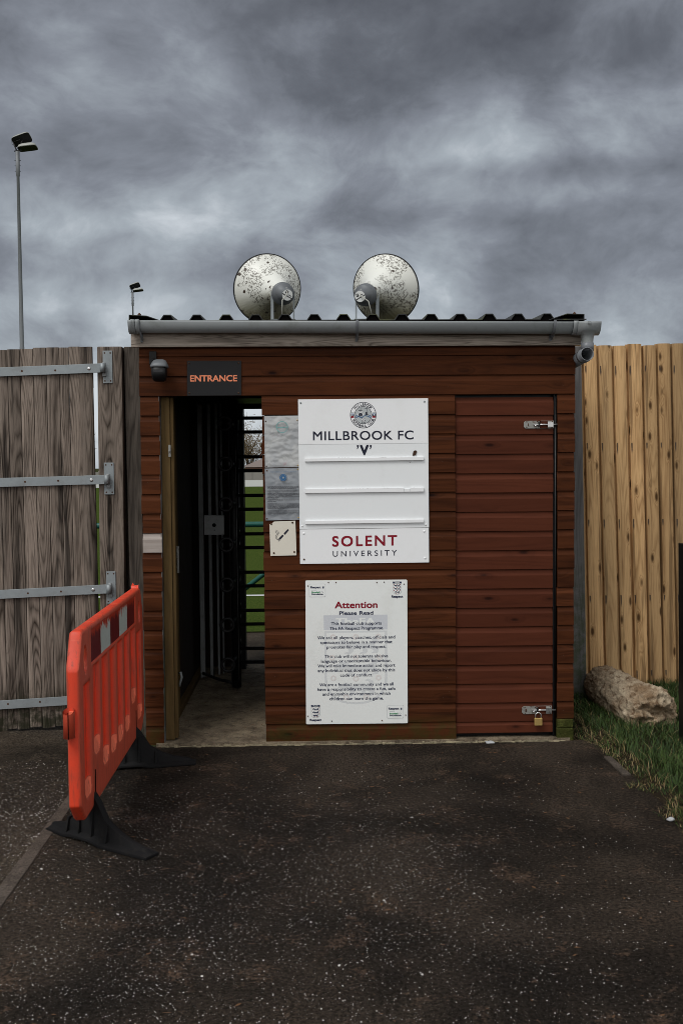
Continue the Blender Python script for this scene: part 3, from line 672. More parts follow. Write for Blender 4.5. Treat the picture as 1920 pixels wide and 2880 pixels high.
e=pc+Vector((-.01,.5,-.03)); mb.tube([e,e+Vector((0,.05,-.01)),e+Vector((0,.08,-.05)),e+Vector((0,.09,-.12)),e+Vector((0,.09,-2.05))],.0385,20,caps=False)
o=mb.build('downpipe',M['pvcdark'],shed); o['label']='loose grey downpipe whose open mouth points at the viewer'
# store door
YD=.016
door=wall(DX0+.001,DX1-.001,2.000,.016,'door',M['door'],yo=YD,jit=.0006,first=.107,cv=.75)
mb=MB(); mb.box(DX1+.001,DX1+.005,-.004,.03,.0,2.012); mb.tube([(DX1+.012,-.004,.0),(DX1+.012,-.004,2.012)],.006,8); mb.box(DX1,DX1+.02,.02,.04,-.01,2.013); mb.box(DX0,DX1,.04,.05,-.01,2.013)
mb.build('door_seal',M['black'],shed)
def bolt(px0,px1,py0,py1,rusty,slope_=0.0):
    YB=YD-.0185
    a=P(px0,py1,YB); b=P(px1,py0,YB); x0,x1,z0,z1=a.x,b.x,a.z,b.z; zc_=(z0+z1)/2; h=z1-z0; L=x1-x0
    mb=MB(); r_=h*.22; poly=[(x0+r_,z0),(x1,z0),(x1,z1),(x0+r_,z1),(x0,z1-r_),(x0,z0+r_)]
    mb.prism(poly,YB-.003,YB); pl=mb.build('bolt_plate',M['rustplate'],door,bevel=.0008)
    mb=MB(); mb.tube([(x0+.32*L,YB-.009,zc_),(x1+.022,YB-.009,zc_)],.005,10); mb.tube([(x0+.38*L,YB-.009,zc_),(x0+.38*L,YB-.020,zc_-.012)],.0045,8); mb.build('sliding_bolt',M['steel'],pl)
    for k in (.50,.88):
        mb=MB(); xs=x0+k*L; w_=.005 if k<.6 else .016
        mb.box(xs-w_,xs+w_,YB-.016,YB-.0142,zc_-.011,zc_+.011); mb.box(xs-w_,xs+w_,YB-.016,YB-.003,zc_+.0112,zc_+.0135); mb.box(xs-w_,xs+w_,YB-.016,YB-.003,zc_-.0135,zc_-.0112)
        mb.build('staple',M['dark'] if k<.6 else M['steel'],pl)
    mb=MB(); xs=x0+.50*L; mb.tube([(xs+.0115*math.cos(q),YB-.012,zc_+.016+.0*q+.006*math.sin(q)) for q in [i*math.pi/6 for i in range(7)]],.003,6); 
    mb.box(x0+.54*L,x0+.80*L,YB-.0055,YB-.0035,z0+.002,z1-.002); mb.build('painted_strap',M['door'],pl)
    mb=MB()
    for k,zz in ((.10,z1-.006),(.10,z0+.006),(.95,z1-.005),(.95,z0+.005)): mb.lathe((x0+k*L,YB-.003,zz),(0,-1,0),[(0,.0035),(.001,.003),(.0012,0)],10)
    mb.tube([(x0+.14*L,YB-.0032,zc_-.008),(x0+.155*L,YB-.0034,zc_),(x0+.14*L,YB-.0032,zc_+.008)],.0025,6)
    mb.build('bolt_screws',M['rust'],pl)
    return x0,x1,z0,z1
bolt(1472,1556,1183,1205,False); bx=bolt(1467,1551,1985,2009,True)
# padlock
q=P(1513,2030,YD-.045); YP=YD-.045
lock=empty('padlock',(q.x,YP,q.z-.02),'small brass padlock hanging from the lower door bolt','padlock')
a=P(1502,2041,YP); b=P(1524,2020,YP)
mb=MB(); mb.box(a.x,b.x,YP-.008,YP+.008,a.z,b.z); mb.build('lock_body',M['brass'],lock,bevel=.003)
mb=MB(); cx=(a.x+b.x)/2; rr=(b.x-a.x)*.36; mb.tube([(cx-rr,YP,b.z-.006),(cx-rr,YP,b.z+.012)]+[(cx-rr*math.cos(i*math.pi/10),YP,b.z+.014+rr*1.1*math.sin(i*math.pi/10)) for i in range(11)]+[(cx+rr,YP,b.z+.012),(cx+rr,YP,b.z-.006)],.0034,10); mb.build('shackle',M['steel'],lock)
# nail heads and small screws in the cladding
mb=MB()
for i in range(34):
    z=random.randint(0,19); zz=2.24-PITCH_B*z-.06+random.uniform(-.02,.02)
    x=random.choice((-.24,.30,.78,1.46,-.95,.745,.60))+random.uniform(-.012,.012)
    if zz<.05: continue
    mb.lathe((x,-.0178,zz),(0,-1,0),[(0,.0028),(.0012,.0022),(.0014,0)],8)
mb.build('nail_heads',M['rust'],shed)
# splintered sliver at the jamb
mb=MB(); q=P(734,1250,-.02); mb.prism([(OX1+.002,1.76),(OX1-.012,1.72),(OX1-.006,1.70),(OX1-.020,1.655),(OX1-.004,1.675),(OX1+.002,1.66)],-.012,.0); mb.build('splinter',M['clad'],shed)
# ================================================================== TURNSTILE
ts=empty('turnstile',(-.57,1.4,-.01),'full height metal turnstile with hooped arms standing in the dark opening','turnstile')
rx,ry=-.572,1.40
mb=MB(); mb.tube([(rx,ry,.0),(rx,ry,2.08)],.034,20); mb.box(rx-.034,rx-.030,ry-.036,ry-.02,.02,2.06); mb.build('rotor_column',M['dark'],ts)
mb=MB(); mb.tube([(rx+.022,ry-.034,.05),(rx+.016,ry-.034,2.0)],.0022,6); mb.build('bright_edge',M['galdull'],ts)
HZ=[.2295+.2785*i for i in range(7)]
for k,(dx,dy) in enumerate(((1,0),(0,-1),(0,1))):
    L=.42 if k==0 else .40
    for z in HZ:
        mb=MB(); e=L-.05; pts=[(rx+dx*.02,ry+dy*.02,z-.05),(rx+dx*e,ry+dy*e,z-.05)]
        pts+=[(rx+dx*(e+.05*math.sin(a)),ry+dy*(e+.05*math.sin(a)),z-.05*math.cos(a)) for a in [math.pi*i/10 for i in range(1,10)]]
        pts+=[(rx+dx*e,ry+dy*e,z+.05),(rx+dx*.02,ry+dy*.02,z+.05)]
        if k==1: # the arm that points this way ends in a sideways hoop
            pts=[(rx,ry,z)]+[(rx,ry-L+.06,z)]; mb.tube([(rx-.030+.045*math.cos(a),ry-L+.06,z+.045*math.sin(a)) for a in [2*math.pi*i/20 for i in range(20)]],.010,10,closed=True)
        mb.tube(pts,.0125,12); mb.build('arm',M['dark'],ts)
for (x0,x1,y,zt_) in ((-.872,-.836,1.76,2.1),(-.803,-.780,1.80,2.1),(-.750,-.734,1.86,2.1),(-.715,-.704,1.90,2.1)):
    mb=MB(); mb.box(x0,x1,y,y+.04,-.008,zt_); mb.build('cage_upright',M['galdull'],ts,bevel=.002)
mb=MB(); mb.box(-.62,-.548,2.06,2.10,-.008,2.1); mb.build('end_frame',M['dark'],ts,bevel=.002)
mb=MB(); mb.tube([(-.85,1.74,.03),(-.78,1.62,.03),(-.70,1.50,.03),(-.60,1.40,.03)],.012,8); mb.tube([(-.85,1.74,2.08),(-.78,1.62,2.08),(-.70,1.50,2.08),(-.60,1.40,2.08)],.012,8); mb.build('cage_rail',M['dark'],ts)
mb=MB(); mb.box(-.90,-.32,1.3,1.9,2.085,2.15); mb.build('top_frame',M['dark'],ts)
a=P(574,1505,1.2); b=P(630,1449,1.2)
mb=MB(); mb.box(a.x,b.x,1.2,1.23,a.z,b.z); pl=mb.build('lock_plate',M['galdull'],ts,bevel=.003)
mb=MB(); c=P(602,1477,1.2); mb.disc(c.x,c.z,.014,1.1985,20); mb.disc(c.x+.002,c.z-.035,.004,1.1985,12); mb.build('key_hole',M['hole'],pl)
mb=MB(); mb.box(c.x-.02,c.x+.02,1.231,1.75,c.z-.02,c.z+.02); mb.build('plate_arm',M['dark'],ts)
# ================================================================== SIGNS
SY=-.0215
def S6(x,y,Y=SY): return P(820+x*.25510,1110+y*.25510,Y)
def S7(x,y,Y=SY): return P(840+x*.21046,1610+y*.21046,Y)
def panel(mb,c,y0,y1,mi=0):   # c: TL,TR,BR,BL
    mb.prism([(p.x,p.z) for p in (c[3],c[2],c[1],c[0])],y0,y1,mi)
# entrance sign
tl,tr,br,bl=P(526,1014.5,SY),P(678,1014,SY),P(678,1112,SY),P(526,1113,SY)
sg=empty('entrance_sign',((tl.x+tr.x)/2,SY,bl.z),'black sign reading ENTRANCE in salmon letters above the opening','sign')
mb=MB(); panel(mb,(tl,tr,br,bl),SY-.004,SY); mb.build('sign_panel',M['signblack'],sg,bevel=.0008)
mb=MB(); a=P(535,1073,SY); b=P(667,1055,SY); text(mb,'ENTRANCE',a.x,b.x,a.z,b.z-a.z+.0005,SY-.0052,0,.022); mb.build('lettering',M['orange'],sg)
screwheads('screw',[(P(x,y,SY).x,P(x,y,SY).z) for x,y in ((532,1021),(671,1021),(533,1105),(671,1105))],SY-.004,.005,M['rust'],sg)
# club board
cb=empty('club_board',(.29,SY,1.24),'tall white board reading MILLBROOK FC with round crest and three empty rails','sign')
mb=MB(); panel(mb,(S6(70,52),S6(1501,38),S6(1512,1464),S6(88,1482)),SY-.006,SY); mb.build('sign_panel',M['white2'],cb,bevel=.001)
mb=MB(); panel(mb,(S6(71,53),S6(1500,39),S6(1503,532),S6(78,548)),SY-.0072,SY-.0061); mb.build('top_panel',M['white'],cb)
L1=SY-.0078
mb=MB(); a=S6(235,503); b=S6(1340,398); text(mb,'MILLBROOK FC',a.x,b.x,a.z,(S6(235,405).z-a.z),L1,0,.012,1.08,slope=(S6(1340,492).z-a.z)/(b.x-a.x)); 
a=S6(750,667); b=S6(848,552); text(mb,'V',a.x,b.x,a.z,b.z-a.z,L1+.001,0,.035)
for x0 in (718,860):
    q=lambda dx,dy:(S6(x0+dx,555+dy).x,S6(x0+dx,555+dy).z)
    mb.face([(p[0],L1+.001,p[1]) for p in (q(0,0),q(22,0),q(20,20),q(8,44),q(-2,44),q(6,26),q(0,20))][::-1])
mb.build('lettering',M['navy'],cb)
# crest
U=1/6326.0*.98; cc=S6(787,225); cX,cZ=cc.x,cc.z
def K(x,y): return (cX+(x-790)*U,cZ-(y-745)*U)
mb=MB(); y0=L1
mb.disc(cX,cZ,490*U,y0,64,0); mb.disc(cX,cZ,466*U,y0-.0003,64,1); mb.disc(cX,cZ,333*U,y0-.0006,48,0); mb.disc(cX,cZ,312*U,y0-.0009,48,2)
for s_ in (-1,1):
    xa,xb=cX+s_*343*U,cX+s_*455*U; xa,xb=min(xa,xb),max(xa,xb)
    mb.rect(xa,xb,cZ+85*U,cZ+110*U,y0-.0006,2); mb.rect(xa,xb,cZ+22*U,cZ+60*U,y0-.0006,3); mb.rect(xa,xb,cZ-36*U,cZ+22*U,y0-.0006,0); mb.rect(xa,xb,cZ-100*U,cZ-36*U,y0-.0006,4)
    mb.disc(cX+s_*405*U,cZ+8*U,25*U,y0-.0009,16,1)
arctext(mb,'MILLBROOK',cX,cZ,398*U,R(137),R(43),88*U,y0-.0007,0,True,.03)
arctext(mb,'FOOTBALL CLUB',cX,cZ,398*U,R(208),R(335),88*U,y0-.0007,0,False,.03)
def poly(pts,mi,dy): mb.face([(K(*p)[0],y0-dy,K(*p)[1]) for p in pts],mi)
poly([(578,700),(688,628),(802,700),(765,790),(615,790)],1,.0011); poly([(612,690),(688,650),(765,690),(755,785),(625,785)],0,.0013); poly([(684,640),(694,640),(694,785),(684,785)],2,.0015)
poly([(605,640),(605,580),(770,580),(770,640),(688,610)],1,.00105)
for a in ((605,580,770,606),(628,550,745,572)): poly([(a[0],a[3]),(a[2],a[3]),(a[2],a[1]),(a[0],a[1])],0,.0012)
poly([(860,750),(860,722),(990,722),(990,750)],0,.0011); poly([(880,722),(880,630),(942,630),(942,722)],0,.0011); poly([(950,715),(950,630),(972,630),(972,715)],2,.0012)
mb.line([K(930,640),K(930,500)],10*U,y0-.0012,0); mb.line([K(935,507),K(800,482),K(705,474)],11*U,y0-.0012,0); mb.line([K(708,474),K(708,550)],6*U,y0-.0012,0); mb.disc(K(918,500)[0],K(918,500)[1],22*U,y0-.0013,14,0,12*U)
mb.line([K(*p) for p in ((585,800),(640,788),(700,822),(750,822),(800,790),(850,765),(900,775),(950,790),(1000,785))],26*U,y0-.0014,3)
mb.line([K(*p) for p in ((640,830),(720,850),(780,828))],10*U,y0-.0014,3)
for x in (545,1040): mb.disc(K(x,795)[0],K(x,795)[1],47*U,y0-.0014,20,3,24*U)
bx_,bz_=K(797,925); mb.disc(bx_,bz_,76*U,y0-.0011,28,0); mb.disc(bx_,bz_,66*U,y0-.0013,28,1); mb.disc(bx_,bz_,27*U,y0-.0015,5,0)
for i in range(5):
    a=R(90+72*i); mb.line([(bx_+27*U*math.cos(a),bz_+27*U*math.sin(a)),(bx_+50*U*math.cos(a),bz_+50*U*math.sin(a))],5*U,y0-.0015,0); a+=R(36); mb.disc(bx_+58*U*math.cos(a),bz_+58*U*math.sin(a),14*U,y0-.0014,6,0)
a=K(725,1035); b=K(880,1035); text(mb,'Est 2021',a[0],b[0],a[1],24*U,y0-.0013,0,.02)
mb.build('crest',[M['navy'],M['white'],M['pgrey'],M['blue'],M['red']],cb)
for (xa,xb,yt,yb) in ((146,1453,698,738),(148,1454,1035,1085),(152,1452,1385,1425)):
    a=S6(xa,yb); b=S6(xb,yt-6); mb=MB()
    dz=(S6(xb,yb-17).z-S6(xa,yb).z); h=(S6(xa,yt+4).z-a.z)
    for (u0_,u1_,top) in (((0,1,1),) if yt!=1035 else ((0,.83,1),(.832,.885,.72),(.887,1,1))):
        xs0,xs1=a.x+(b.x-a.x)*u0_,a.x+(b.x-a.x)*u1_
        z0_,z1_=a.z+dz*u0_,a.z+dz*u1_
        mb.hexa([(x,y,(z0_ if x==xs0 else z1_)+(h*top if zz else 0)) for zz in (0,1) for y in (SY-.017,SY-.0065) for x in (xs0,xs1)],0,.2)
    mb.build('rail',M['white'],cb,bevel=.001)
mb=MB()   # dirt left along the rails, bird mess
for xa,xb,y in ((490,640,697),(935,1040,691),(560,900,1039),(1000,1220,1030),(590,640,1388),(1000,1020,1383),(1310,1440,1027)):
    a,b=S6(xa,y),S6(xb,y-2); n=int((xb-xa)/9)
    for i in range(n):
        if random.random()<.5: continue
        x=a.x+(b.x-a.x)*i/n; mb.rect(x,x+.003,a.z,a.z+random.uniform(.0006,.0018),SY-.0174)
mb.build('rail_dirt',M['rust'],cb)
mb=MB(); c=S6(1348,650)
for i in range(26):
    a=random.uniform(-.6,.6); L_=random.uniform(.008,.0125); x=c.x+a*.014; z=c.z-random.uniform(.002,.012)
    mb.line([(x,z),(x+.004,z+L_+.006),(x+.007,z+L_+.011)],.0036,L1-.0004-.00008*i)
mb.line([(S6(1312,735).x,S6(1312,735).z),(S6(1298,752).x,S6(1298,752).z)],.0016,L1+.001)
mb.build('mud_smear',M['rust'],cb)
mb=MB(); 
for q_ in ((100,90),(1461,75)): p=S6(*q_); screwheads('screw',[(p.x,p.z)],SY-.0072,.0055,M['gal'],cb)
for q_ in ((117,1447),(1476,1432)): p=S6(*q_); screwheads('screw',[(p.x,p.z)],SY-.006,.0058,M['white'],cb)
# sponsor sign
sb=empty('sponsor_sign',(.29,SY,1.035),'white sign reading SOLENT UNIVERSITY directly under the club board','sign')
mb=MB(); panel(mb,(S6(90,1486),S6(1510,1468),S6(1513,1850),S6(93,1866)),SY-.005,SY); mb.build('sign_panel',M['white'],sb,bevel=.001)
mb=MB(); a=S6(446,1675); b=S6(1160,1548); text(mb,'SOLENT',a.x,b.x,a.z,S6(446,1560).z-a.z,SY-.0056,0,.022,1.25,slope=.009); mb.build('lettering',M['red'],sb)
mb=MB(); a=S6(453,1785); b=S6(1158,1715); text(mb,'UNIVERSITY',a.x,b.x,a.z,S6(453,1725).z-a.z,SY-.0056,0,.004,1.5,slope=.009); mb.build('lettering',M['navy'],sb)
for q_ in ((133,1530),(1458,1506),(1468,1800)): p=S6(*q_); screwheads('screw',[(p.x,p.z)],SY-.005,.0062,M['white'],sb)
p=S6(137,1816); screwheads('screw',[(p.x,p.z)],SY-.005,.0055,M['rust'],sb)
# respect notice
at=empty('notice_board',(.245,SY,.09),'white board headed Attention Please Read with small badges in its four corners','sign')
mb=MB(); c=(S7(88,108),S7(1447,96),S7(1455,2015),S7(98,2030)); rr=.006
pts=[]
for i,(p,a0) in enumerate(((c[3],180),(c[2],270),(c[1],0),(c[0],90))):
    sx=1 if i in (0,3) else -1; sz=1 if i in (0,1) else -1
    for k in range(5): a=R(a0+k*22.5); pts.append((p.x+sx*rr+rr*math.cos(a),p.z+sz*rr+rr*math.sin(a)))
mb.prism(pts,SY-.004,SY); mb.build('sign_panel',M['attn'],at,bevel=.0006)
LA=SY-.0047; k7=.21046/484
mb=MB()
def t7(s,xa,xb,yb,cap,mi,bold=.02,dy=0.0):
    a=S7(xa,yb); b=S7(xb,yb); text(mb,s,a.x,b.x,a.z,cap*k7,LA-dy,mi,bold)
t7('Attention',480,1050,479,89,1,.022)
t7('Please Read',540,993,568,50,0,.02)
for s,xa,xb,yb in (('This football club supports',430,1103,703),('The FA Respect Programme.',413,1132,768),
 ('We ask all players, coaches, officials and',248,1285,893),('spectators to behave in a manner that',287,1247,956),('promotes fair play and respect.',372,1163,1018),
 ('This club will not tolerate abusive',347,1190,1143),('language or unacceptable behaviour.',298,1238,1206),('We will take immediate action and report',253,1285,1270),
 ('any individual that does not abide by this',254,1283,1333),('code of conduct.',553,985,1393),
 ('We are a football community and we all',276,1262,1522),('have a responsibility to create a fun, safe',250,1287,1583),('and enjoyable environment in which',317,1222,1646),('children can learn the game.',411,1130,1708)):
    t7(s,xa,xb,yb,41,0,.014)
mb.build('lettering',[M['navy2'],M['red']],at)
LION=[(0,.50),(.06,.62),(.13,.66),(.17,.78),(.27,.80),(.33,.70),(.36,.60),(.55,.58),(.76,.62),(.86,.72),(.84,.86),(.74,.92),(.80,1.0),(.94,.93),(.98,.74),(.90,.58),(.92,.42),(1.0,.30),(.97,.05),(.84,.02),(.86,.10),(.90,.14),(.84,.28),(.74,.32),(.76,.16),(.72,.02),(.58,.0),(.60,.08),(.66,.12),(.64,.30),(.46,.30),(.44,.12),(.38,.0),(.26,.0),(.28,.08),(.35,.13),(.33,.30),(.22,.36),(.08,.26),(.02,.30),(.03,.40),(.12,.46),(.14,.52)]
def shield(mb,cx,cz,w,h,y,navy,white,redm,border,lions):
    def sh(s):   # outline
        a=w/2*s; z1=h/2; pts=[(-a,z1),(a,z1)]
        for i in range(9):
            tt=i/8; pts.append((a*math.cos(tt*math.pi/2)**.8 if i<8 else 0,-.15*h-(.35*h)*math.sin(tt*math.pi/2)))
        for i in range(7,-1,-1):
            tt=i/8; pts.append((-a*math.cos(tt*math.pi/2)**.8,-.15*h-(.35*h)*math.sin(tt*math.pi/2)))
        return pts
    mb.face([(cx+p[0],y,cz+p[1]) for p in sh(1)][::-1],border); mb.face([(cx+p[0]*.93,y-.0003,cz+p[1]*.95) for p in sh(1)][::-1],white)
    for i in range(3):
        lw,lh=w*(.74 if i<2 else .60),h*.235; lx,lz=cx-lw/2,cz+h*(.19-.29*i)
        vs=[(lx+p[0]*lw,y-.0006,lz+p[1]*lh) for p in LION]
        mb.face(vs,lions)
    for i,(a,b) in enumerate(((-.36,.42),(0,.42),(.36,.42),(-.38,.14),(.38,.14),(0,.14),(-.36,-.14),(.36,-.14),(0,-.15),(-.16,-.40),(.16,-.40))):
        mb.disc(cx+a*w,cz+b*h,w*.048,y-.0008,8,redm,w*.024 if w>.1 else 0)
mb=MB(); a=S7(333,573); b=S7(1183,760); mb.rect(a.x,b.x,b.z,a.z,SY-.00415,0)
a=S7(490,705); b=S7(1025,705); text(mb,'TheFA',a.x,b.x,a.z,95*k7,SY-.0043,1,.03)
a=S7(340,785); b=S7(1183,1755); shield(mb,(a.x+b.x)/2,(a.z+b.z)/2,b.x-a.x,a.z-b.z,SY-.0041+.0000,0,1,2,3,3)
wm=mb.build('watermark_crest',[M['wmark'],M['attn'],M['wred'],M['wmark2']],at)
for v in wm.data.vertices:   # press the faint print close to the panel, under the black lettering
    pass
def badge_fa(x0,y0,x1,y1):
    mb=MB(); a=S7(x0,y0); b=S7(x1,y1); hh=a.z-b.z
    mb.rect(a.x,b.x,a.z-hh*.135,a.z,LA,0); text(mb,'TheFA',a.x+(b.x-a.x)*.2,a.x+(b.x-a.x)*.8,a.z-hh*.11,hh*.08,LA-.0004,1,.03)
    shield(mb,(a.x+b.x)/2,(a.z-hh*.15+b.z)/2,b.x-a.x,hh*.85,LA,0,1,2,3,0)
    c=S7((x0+x1)/2-76,y1+45); d=S7((x0+x1)/2+78,y1+45); text(mb,'Respect',c.x,d.x,c.z,32*k7,LA,0,.04)
    mb.build('crest_badge',[M['navy2'],M['attn'],M['red'],M['pgrey']],at)
badge_fa(1254,122,1371,292); badge_fa(164,1772,284,1942)
def badge_ff(x0,y0,x1,y1):
    mb=MB(); a=S7(x0,y0); b=S7(x1,y1); r_=.004
    pts=lambda e:[(x,z) for x,z in ((a.x+r_+e,a.z-e),(b.x-r_-e,a.z-e),(b.x-e,a.z-r_-e),(b.x-e,b.z+r_+e),(b.x-r_-e,b.z+e),(a.x+r_+e,b.z+e),(a.x+e,b.z+r_+e),(a.x+e,a.z-r_-e))]
    mb.face([(p[0],LA,p[1]) for p in pts(0)][::-1],3); mb.face([(p[0],LA-.0003,p[1]) for p in pts(.0016)][::-1],1)
    c=S7(x0+20,y0+60); d=S7(x0+160,y0+60); text(mb,'Respect',c.x,d.x,c.z,30*k7,LA-.0006,0,.04)
    c=S7(x0+36,y0+86); d=S7(x0+102,y0+86); text(mb,'DELIVERED BY',c.x,d.x,c.z,6*k7,LA-.0006,0)
    c=S7(x0+36,y0+124); d=S7(x0+146,y0+124); text(mb,'Football',c.x,d.x,c.z,24*k7,LA-.0006,2,.04)
    c=S7(x0+36,y0+148); d=S7(x0+188,y0+148); text(mb,'Foundation',c.x,d.x,c.z,22*k7,LA-.0006,0,.04)
    c=S7(x0+190,y0+48); mb.rect(c.x-.0045,c.x+.0045,c.z+.004,c.z+.0065,LA-.0006,0); mb.face([(c.x-.0045,LA-.0006,c.z+.0035),(c.x-.004,LA-.0006,c.z-.004),(c.x,LA-.0006,c.z-.0075),(c.x+.004,LA-.0006,c.z-.004),(c.x+.0045,LA-.0006,c.z+.0035)],0)
    c=S7(x0+174,y0+112)
    for i in range(6): q=R(60*i); mb.disc(c.x+.0045*math.cos(q),c.z+.0045*math.sin(q),.0015,LA-.0006,6,0)
    mb.build('foundation_badge',[M['navy2'],M['attn'],M['green'],M['pgrey']],at)
badge_ff(137,153,357,327); badge_ff(1178,1774,1398,1948)
for x,y in ((122,180),(396,133),(497,133),(1041,133),(1139,129),(1405,156),(122,1921),(1426,1905),(440,1986),(1112,1978)):
    p=S7(x,y); screwheads('rusty_screw',[(p.x,p.z)],SY-.004,.0036,M['rust'],at)
# smoking sign
sm=empty('smoking_sign',(-.24,SY,1.08),'small cream sign with cigarette symbol and one chipped corner','sign')
def S8(x,y): return P(740+x*.17433,1160+y*.17433,SY)
mb=MB(); pts=[S8(*q) for q in ((117,2315),(538,2305),(520,1747),(178,1760),(140,1790),(102,1803))]
mb.prism([(p.x,p.z) for p in pts],SY-.003,SY); mb.build('sign_panel',M['cream'],sm,bevel=.0006)
mb=MB(); LS=SY-.0036
def q8(x,y): p=S8(x,y); return (p.x,p.z)
def quad8(*ps): mb.face([(q8(*p)[0],LS,q8(*p)[1]) for p in ps])
quad8((398,1880),(416,1898),(350,1975),(330,1950)); quad8((312,1968),(332,1990),(272,2055),(250,2032))
quad8((244,2040),(252,2036),(270,2068),(262,2072)) ; quad8((232,2048),(240,2044),(260,2078),(252,2080))
mb.line([q8(*p) for p in ((196,1896),(222,1900),(246,1920),(256,1958))],.0016,LS)
mb.line([q8(*p) for p in ((196,1914),(216,1920),(236,1940),(238,1975),(216,2000),(218,2025),(236,2045))],.0018,LS)
mb.line([q8(*p) for p in ((200,1932),(216,1945),(220,1965),(200,1995),(202,2025),(226,2055))],.0018,LS)
mb.build('cigarette_symbol',M['navy'],sm)
for x,y in ((130,1800),(472,1776),(173,2268),(502,2250)): p=S8(x,y); screwheads('rusty_screw',[(p.x,p.z)],SY-.003,.0055,M['rust'],sm)
# laminated notices
def notice(name,c,mat,label,seed,amp=.004):
    r_=empty(name,(c[3][0],SY,c[3][1]),label,'notice')
    mb=MB(); nx,nz=34,52; vs=[];fs=[]
    for j in range(nz+1):
        for i in range(nx+1):
            u,v=i/nx,j/nz
            x=(c[3][0]*(1-u)+c[2][0]*u)*(1-v)+(c[0][0]*(1-u)+c[1][0]*u)*v; z=(c[3][1]*(1-u)+c[2][1]*u)*(1-v)+(c[0][1]*(1-u)+c[1][1]*u)*v
            e=min(u,1-u,.25)*4*.6+min(v,1-v,.15)/.15*.4
            # creases pull towards the four pinned corners
            d=0
            for cu_,cv_ in ((0,0),(1,0),(0,1),(1,1)):
                dx,dz=(u-cu_)*.15,(v-cv_)*.24; rr_=math.hypot(dx,dz)+.004; a=math.atan2(dz,dx); d+=.5*math.sin(a*14+cu_*2+cv_+seed)*math.exp(-rr_/.035)
            n=mn.noise(Vector((x*13,z*30,seed)))+.6*mn.noise(Vector((x*40,z*60,seed+3)))
            vs.append((x,SY-.003-amp*max(0,(.6+n)*e+d*.6),z))
    for j in range(nz):
        for i in range(nx): a=j*(nx+1)+i; fs.append((a,a+1,a+nx+2,a+nx+1))
    mb.mesh(vs,fs,smooth=True); mb.build('laminated_sheet',mat,r_)
    return r_
def nq(x,y): p=P(740+x*.17433,1160+y*.17433,SY); return (p.x,p.z)
n1=notice('faded_notice',[nq(14,56),nq(566,50),nq(573,880),nq(30,888)],M['film'],'crumpled laminated sheet bleached almost blank, the upper of two notices',2,.0034)
n2=notice('league_notice',[nq(26,905),nq(574,890),nq(582,1730),nq(42,1742)],M['film2'],'grey laminated notice with blue round badge and dense small print',5,.0022)
LN=SY-.0125
mb=MB(); c=nq(305,235); mb.disc(c[0],c[1],.034,LN-.0008,32,0,.030); mb.line([nq(200,232),nq(260,246),nq(330,240),nq(400,236)],.005,LN-.001,0); mb.build('faded_badge',M['teal'],n1)
mb=MB(); a=nq(112,965); b=nq(532,958); text(mb,'THE WESSEX FOOTBALL LEAGUE',a[0],b[0],a[1],.0035,LN+.001,0,.01); mb.build('heading',M['blue'],n2); mb=MB(); c=nq(323,1050); mb.disc(c[0],c[1],.0205,LN+.001,28,0); mb.disc(c[0],c[1],.0165,LN+.0005,28,1,.0150); mb.disc(c[0],c[1],.006,LN+.0005,28,1)
mb.build('round_badge',[M['blue'],M['film2']],n2)
mb=MB(); y=1200
for blk in (3,3,3,2,2,1,7,5):
    for i in range(blk):
        xa=74; xe=580 if i<blk-1 else random.uniform(180,560)
        if blk==1: xe=210
        while xa<xe:
            L_=random.uniform(14,44); a=nq(xa,y); b=nq(min(xa+L_,xe),y-7.5); mb.rect(a[0],b[0],a[1],b[1],LN+.0012); xa+=L_+5
        y+=15
    y+=9
a=nq(160,1155); b=nq(492,1147); text(mb,'THE WESSEX FOOTBALL LEAGUE GENERAL POLICY',a[0],b[0],a[1],.0017,LN+.001,0,.02)
mb.build('small_print',M['ink'],n2)
for nn_,pts in ((n1,((40,142),(550,122),(52,866),(558,852))),(n2,((62,938),(557,915),(62,1713),(568,1695)))):
    for x,y in pts: q=nq(x,y); screwheads('pin',[q],SY-.004,.004,M['brass'] if x>300 else M['rust'],nn_)
